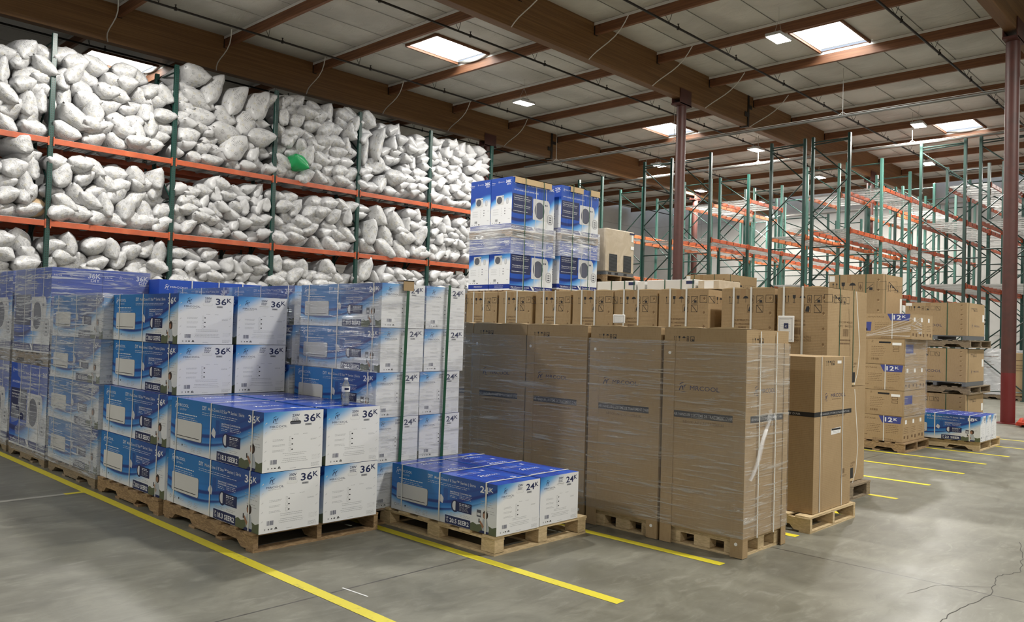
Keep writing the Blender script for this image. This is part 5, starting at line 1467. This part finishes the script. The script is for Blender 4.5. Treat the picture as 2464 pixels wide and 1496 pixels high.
for i in range(14):
    a = (0.0, 0.62+r.uniform(-.02, .02), r.uniform(-.02, .02)); b = (r.uniform(0.0, 0.05), 0.0+r.uniform(-.03, 0), r.uniform(-.04, .28)); c = (0.5, -0.02, r.uniform(-.02, .30))
    k = r.uniform(0.006, 0.02)
    mb.face([(a[0]-.01, a[1], a[2]), (b[0]-.02, b[1], b[2]), (b[0]-.02, b[1], b[2]+k), (a[0]-.01, a[1], a[2]+k*.2)], M_FILM_H, smooth=True)
    mb.face([(b[0]-.02, b[1], b[2]), (c[0], c[1]-.01, c[2]), (c[0], c[1]-.01, c[2]+k), (b[0]-.02, b[1], b[2]+k)], M_FILM_H, smooth=True)
o = mb.build('film_tail', None, (12.73, 4.06, 1.72)); tag(o, 'loose pulled tail of film at the top of the 12K stack', 'plastic film')

# lane K: low 18K row on a pallet
pallet('s', 1.20, 1.28, 0.14, M_WOOD_L, (13.95, 3.40, 0), 'yellowish pallet under the low blue 18K boxes', 12)
for i in range(3):
    put(c18, (13.90+i*0.305, 3.38, 0.145), 'low blue 18K box far right, %s of the three' % ['nearest', 'middle', 'farthest'][i], jit=0.002)
# lane L: branded brown cartons, three tiers
cM = kraft_carton('branded_carton', 1.10, 0.98, 0.56, 'branded', (('y', 0.30, M_STRAP_G, 0.014), ('x', 0.12, M_STRAP_G, 0.012)), lid=False)
MY, MX = 3.93, 15.2
for t in range(3):
    z = 0.0+t*0.83 if t else 0.0
    z = [0.0, 0.775, 1.56][t]
    pallet('s', 1.30, 1.12, 0.13, M_WOOD_G, (MX+(0.05 if t else 0), MY-0.05, z), 'pallet of the three-tier branded stack, %s' % ['on the floor', 'in the middle', 'under the top carton'][t], 13)
    zz = z+0.135
    root = empty('steel_skid', (MX, MY, zz), 0, 'grey steel skid in the three-tier branded stack, %s tier' % ['lowest', 'middle', 'top'][t], 'skid')
    mb = MB(); mb.box((0, 0, 0.055), (1.1, 0.98, 0.07), M_STEEL)
    for y in (0.0, 0.45, 0.90): mb.box((0, y, 0), (1.1, y+0.06, 0.055), M_STEEL)
    mb.build('frame', root)
    put(cM, (MX+0.0, MY, zz+0.072), 'brown branded carton in the three-tier stack, %s' % ['lowest tier', 'middle tier', 'top tier'][t], jit=0.0, rz=0.0)
cT = kraft_carton('branded_carton', 1.02, 0.98, 1.28, 'branded', (('y', 0.30, M_STRAP_G, 0.014), ('y', 0.78, M_STRAP_G, 0.014), ('x', 0.12, M_STRAP_G, 0.012)), lid=False)
cT2 = kraft_carton('branded_carton', 1.28, 0.98, 1.32, 'branded', (('y', 0.30, M_STRAP_G, 0.014), ('y', 0.78, M_STRAP_G, 0.014), ('x', 0.12, M_STRAP_G, 0.012)), lid=False)
for p, y, nm in ((cT, 5.30, 'taller stack behind the 12K stack'), (cT2, 8.40, 'tall stack behind the brown row and the middle column')):
    for t in range(2):
        ph = 1.28 if p is cT else 1.32
        pallet('s', 1.2, 1.0, 0.14, M_WOOD_G, (15.18, y, t*(ph+0.145)), '%s pallet of the %s' % (['lower', 'upper'][t], nm), 14)
        put(p, (15.2, y, 0.143+t*(ph+0.145)), '%s brown branded carton of the %s' % (['lower', 'upper'][t], nm), jit=0.0, rz=0.0)

# goods under the far right rack
for i, (x, y, w_, d_, h_, m_, lab) in enumerate(((27.5, 6.15, 1.0, 0.9, 1.35, M_GREY_L, 'film wrapped grey stack under the far right rack'), (27.3, 5.05, 0.9, 0.95, 1.25, M_CARD, 'worn brown carton under the far right rack'), (28.4, 4.6, 0.8, 0.8, 1.3, M_CARD, 'brown carton behind the right red column'), (30.3, 5.5, 1.0, 1.0, 1.3, M_GREY_L, 'pale wrapped stack deep under the far right rack'))):
    pallet('s', 1.1, 1.0, 0.13, M_WOOD_G, (x-0.05, y-0.02, 0), 'pallet carrying the '+lab, 14)
    mb = MB(); mb.box((0, 0, 0), (w_, d_, h_), m_, bev=0.01); F = Face(mb, (0, d_, 0), (0, -1, 0), (0, 0, 1), d_, h_)
    F.lines(0.2, 0.8, 0.7, 3, 0.06, M_BRN, 0.02); F.rect(0.1, 0.82, 0.9, 0.84, M_BRN, 2)
    o = mb.build('storage_carton', None, (x, y, 0.14)); tag(o, lab, 'box')
    if m_ is M_GREY_L: film(x, x+w_, y, y+d_, 0.12, 0.16+h_, M_FILM_H, 'loose film around the '+lab, i+40, sides='lf')
# pallet truck cut off by the right edge
root = empty('pallet_truck', (18.72, 3.86, 0), 0, 'orange red pallet truck cut off by the right picture edge', 'truck')
mb = MB(); mb.box((0, -0.55, 0.05), (1.15, -0.39, 0.10), M_JACK); mb.box((0, -0.10, 0.05), (1.15, 0.06, 0.10), M_JACK); mb.build('fork', root)
mb = MB(); mb.mesh([(1.1,-.6,.05),(1.5,-.6,.05),(1.5,.1,.05),(1.1,.1,.05),(1.15,-.5,.32),(1.42,-.45,.34),(1.42,-.05,.34),(1.15,0,.32)], [(0,3,2,1),(4,5,6,7),(0,1,5,4),(1,2,6,5),(2,3,7,6),(3,0,4,7)], M_JACK); mb.build('hydraulic_body', root)
mb = MB(); mb.mesh([(0.0,-.02,.02),(0.12,.10,.02),(0.12,.10,.05),(0.0,-.02,.05),(0.3,-.02,.02),(0.3,.06,.16),(0.3,.0,.18)], [(0,1,2,3),(0,4,5,1),(3,2,5,6),(0,3,6,4)], M_JACK); mb.build('fork_tip', root)
for y in (-0.47, -0.02):
    mb = MB(); mb.tube((0.15, y-0.04, 0.04), (0.15, y+0.04, 0.04), 0.04, M_BLACK, 12); mb.build('roller', root)
mb = MB(); mb.tube((1.45, -0.25, 0.3), (1.8, -0.25, 1.15), 0.018, M_JACK, 8); mb.tube((1.8, -0.4, 1.15), (1.8, -0.1, 1.15), 0.015, M_BLACK, 8); mb.build('handle', root)

# water bottle on the front stack
def clear(name, col, alpha):
    mt = bpy.data.materials.new(name); mt.use_nodes = True; nt = mt.node_tree; nt.nodes.remove(nt.nodes['Principled BSDF'])
    tr = nt.nodes.new('ShaderNodeBsdfTransparent'); tr.inputs[0].default_value = (*col, 1)
    gl = nt.nodes.new('ShaderNodeBsdfGlossy'); gl.inputs['Roughness'].default_value = 0.08; fr = nt.nodes.new('ShaderNodeFresnel'); fr.inputs[0].default_value = 1.5
    ad = nt.nodes.new('ShaderNodeMath'); ad.operation = 'ADD'; ad.inputs[1].default_value = alpha; nt.links.new(fr.outputs[0], ad.inputs[0])
    mx = nt.nodes.new('ShaderNodeMixShader'); nt.links.new(ad.outputs[0], mx.inputs[0]); nt.links.new(tr.outputs[0], mx.inputs[1]); nt.links.new(gl.outputs[0], mx.inputs[2])
    di = nt.nodes.new('ShaderNodeBsdfDiffuse'); di.inputs[0].default_value = (0.8, 0.85, 0.9, 1); m3 = nt.nodes.new('ShaderNodeMixShader'); m3.inputs[0].default_value = 0.16; nt.links.new(mx.outputs[0], m3.inputs[1]); nt.links.new(di.outputs[0], m3.inputs[2])
    nt.links.new(m3.outputs[0], nt.nodes['Material Output'].inputs[0]); return mt
M_PET = clear('clear plastic', (0.93, 0.96, 0.98), 0.12); M_WATER = clear('water', (0.86, 0.92, 0.95), 0.05)
root = empty('water_bottle', (3.80, 5.44, 1.0105), 0.4, 'small clear water bottle with white cap on the front 36K box', 'bottle')
prof = [(0.001, 0.006), (0.020, 0.0), (0.029, 0.006), (0.031, 0.02), (0.029, 0.028), (0.031, 0.036), (0.027, 0.048), (0.025, 0.058), (0.027, 0.068), (0.030, 0.078), (0.027, 0.088), (0.031, 0.100), (0.032, 0.140), (0.031, 0.150), (0.024, 0.175), (0.013, 0.195), (0.011, 0.203)]
mb = MB(); mb.lathe(prof, M_PET, 24); mb.build('bottle_body', root)
mb = MB(); mb.lathe([(0.0, 0.008)]+[(max(0.001, a-0.002), b+0.001) for a, b in prof[1:13]]+[(0.0, 0.14)], M_WATER, 20); mb.build('water', root)
mb = MB(); mb.lathe([(0.0325, 0.108), (0.0328, 0.112), (0.0328, 0.146), (0.0322, 0.150)], M_LABEL, 24)
for k in range(7):
    a0 = -2.9+k*0.16; mb.face([(0.0333*math.cos(a0), 0.0333*math.sin(a0), 0.122), (0.0333*math.cos(a0+.16), 0.0333*math.sin(a0+.16), 0.122), (0.0333*math.cos(a0+.16), 0.0333*math.sin(a0+.16), 0.14), (0.0333*math.cos(a0), 0.0333*math.sin(a0), 0.14)], M_NAVY)
mb.build('bottle_label', root)
mb = MB(); mb.lathe([(0.0, 0.198), (0.0145, 0.198), (0.0145, 0.214), (0.012, 0.217), (0.0, 0.217)], M_WHITE, 20); mb.build('cap', root)

# children of unplaced prototypes would stand at the origin: remove any that were never used
for o in list(COL.objects):
    if o.parent is None and o.type == 'EMPTY' and o.get('category') in ('box', 'pallet') and not o.get('label'):
        for c in list(o.children): bpy.data.objects.remove(c)
        bpy.data.objects.remove(o)
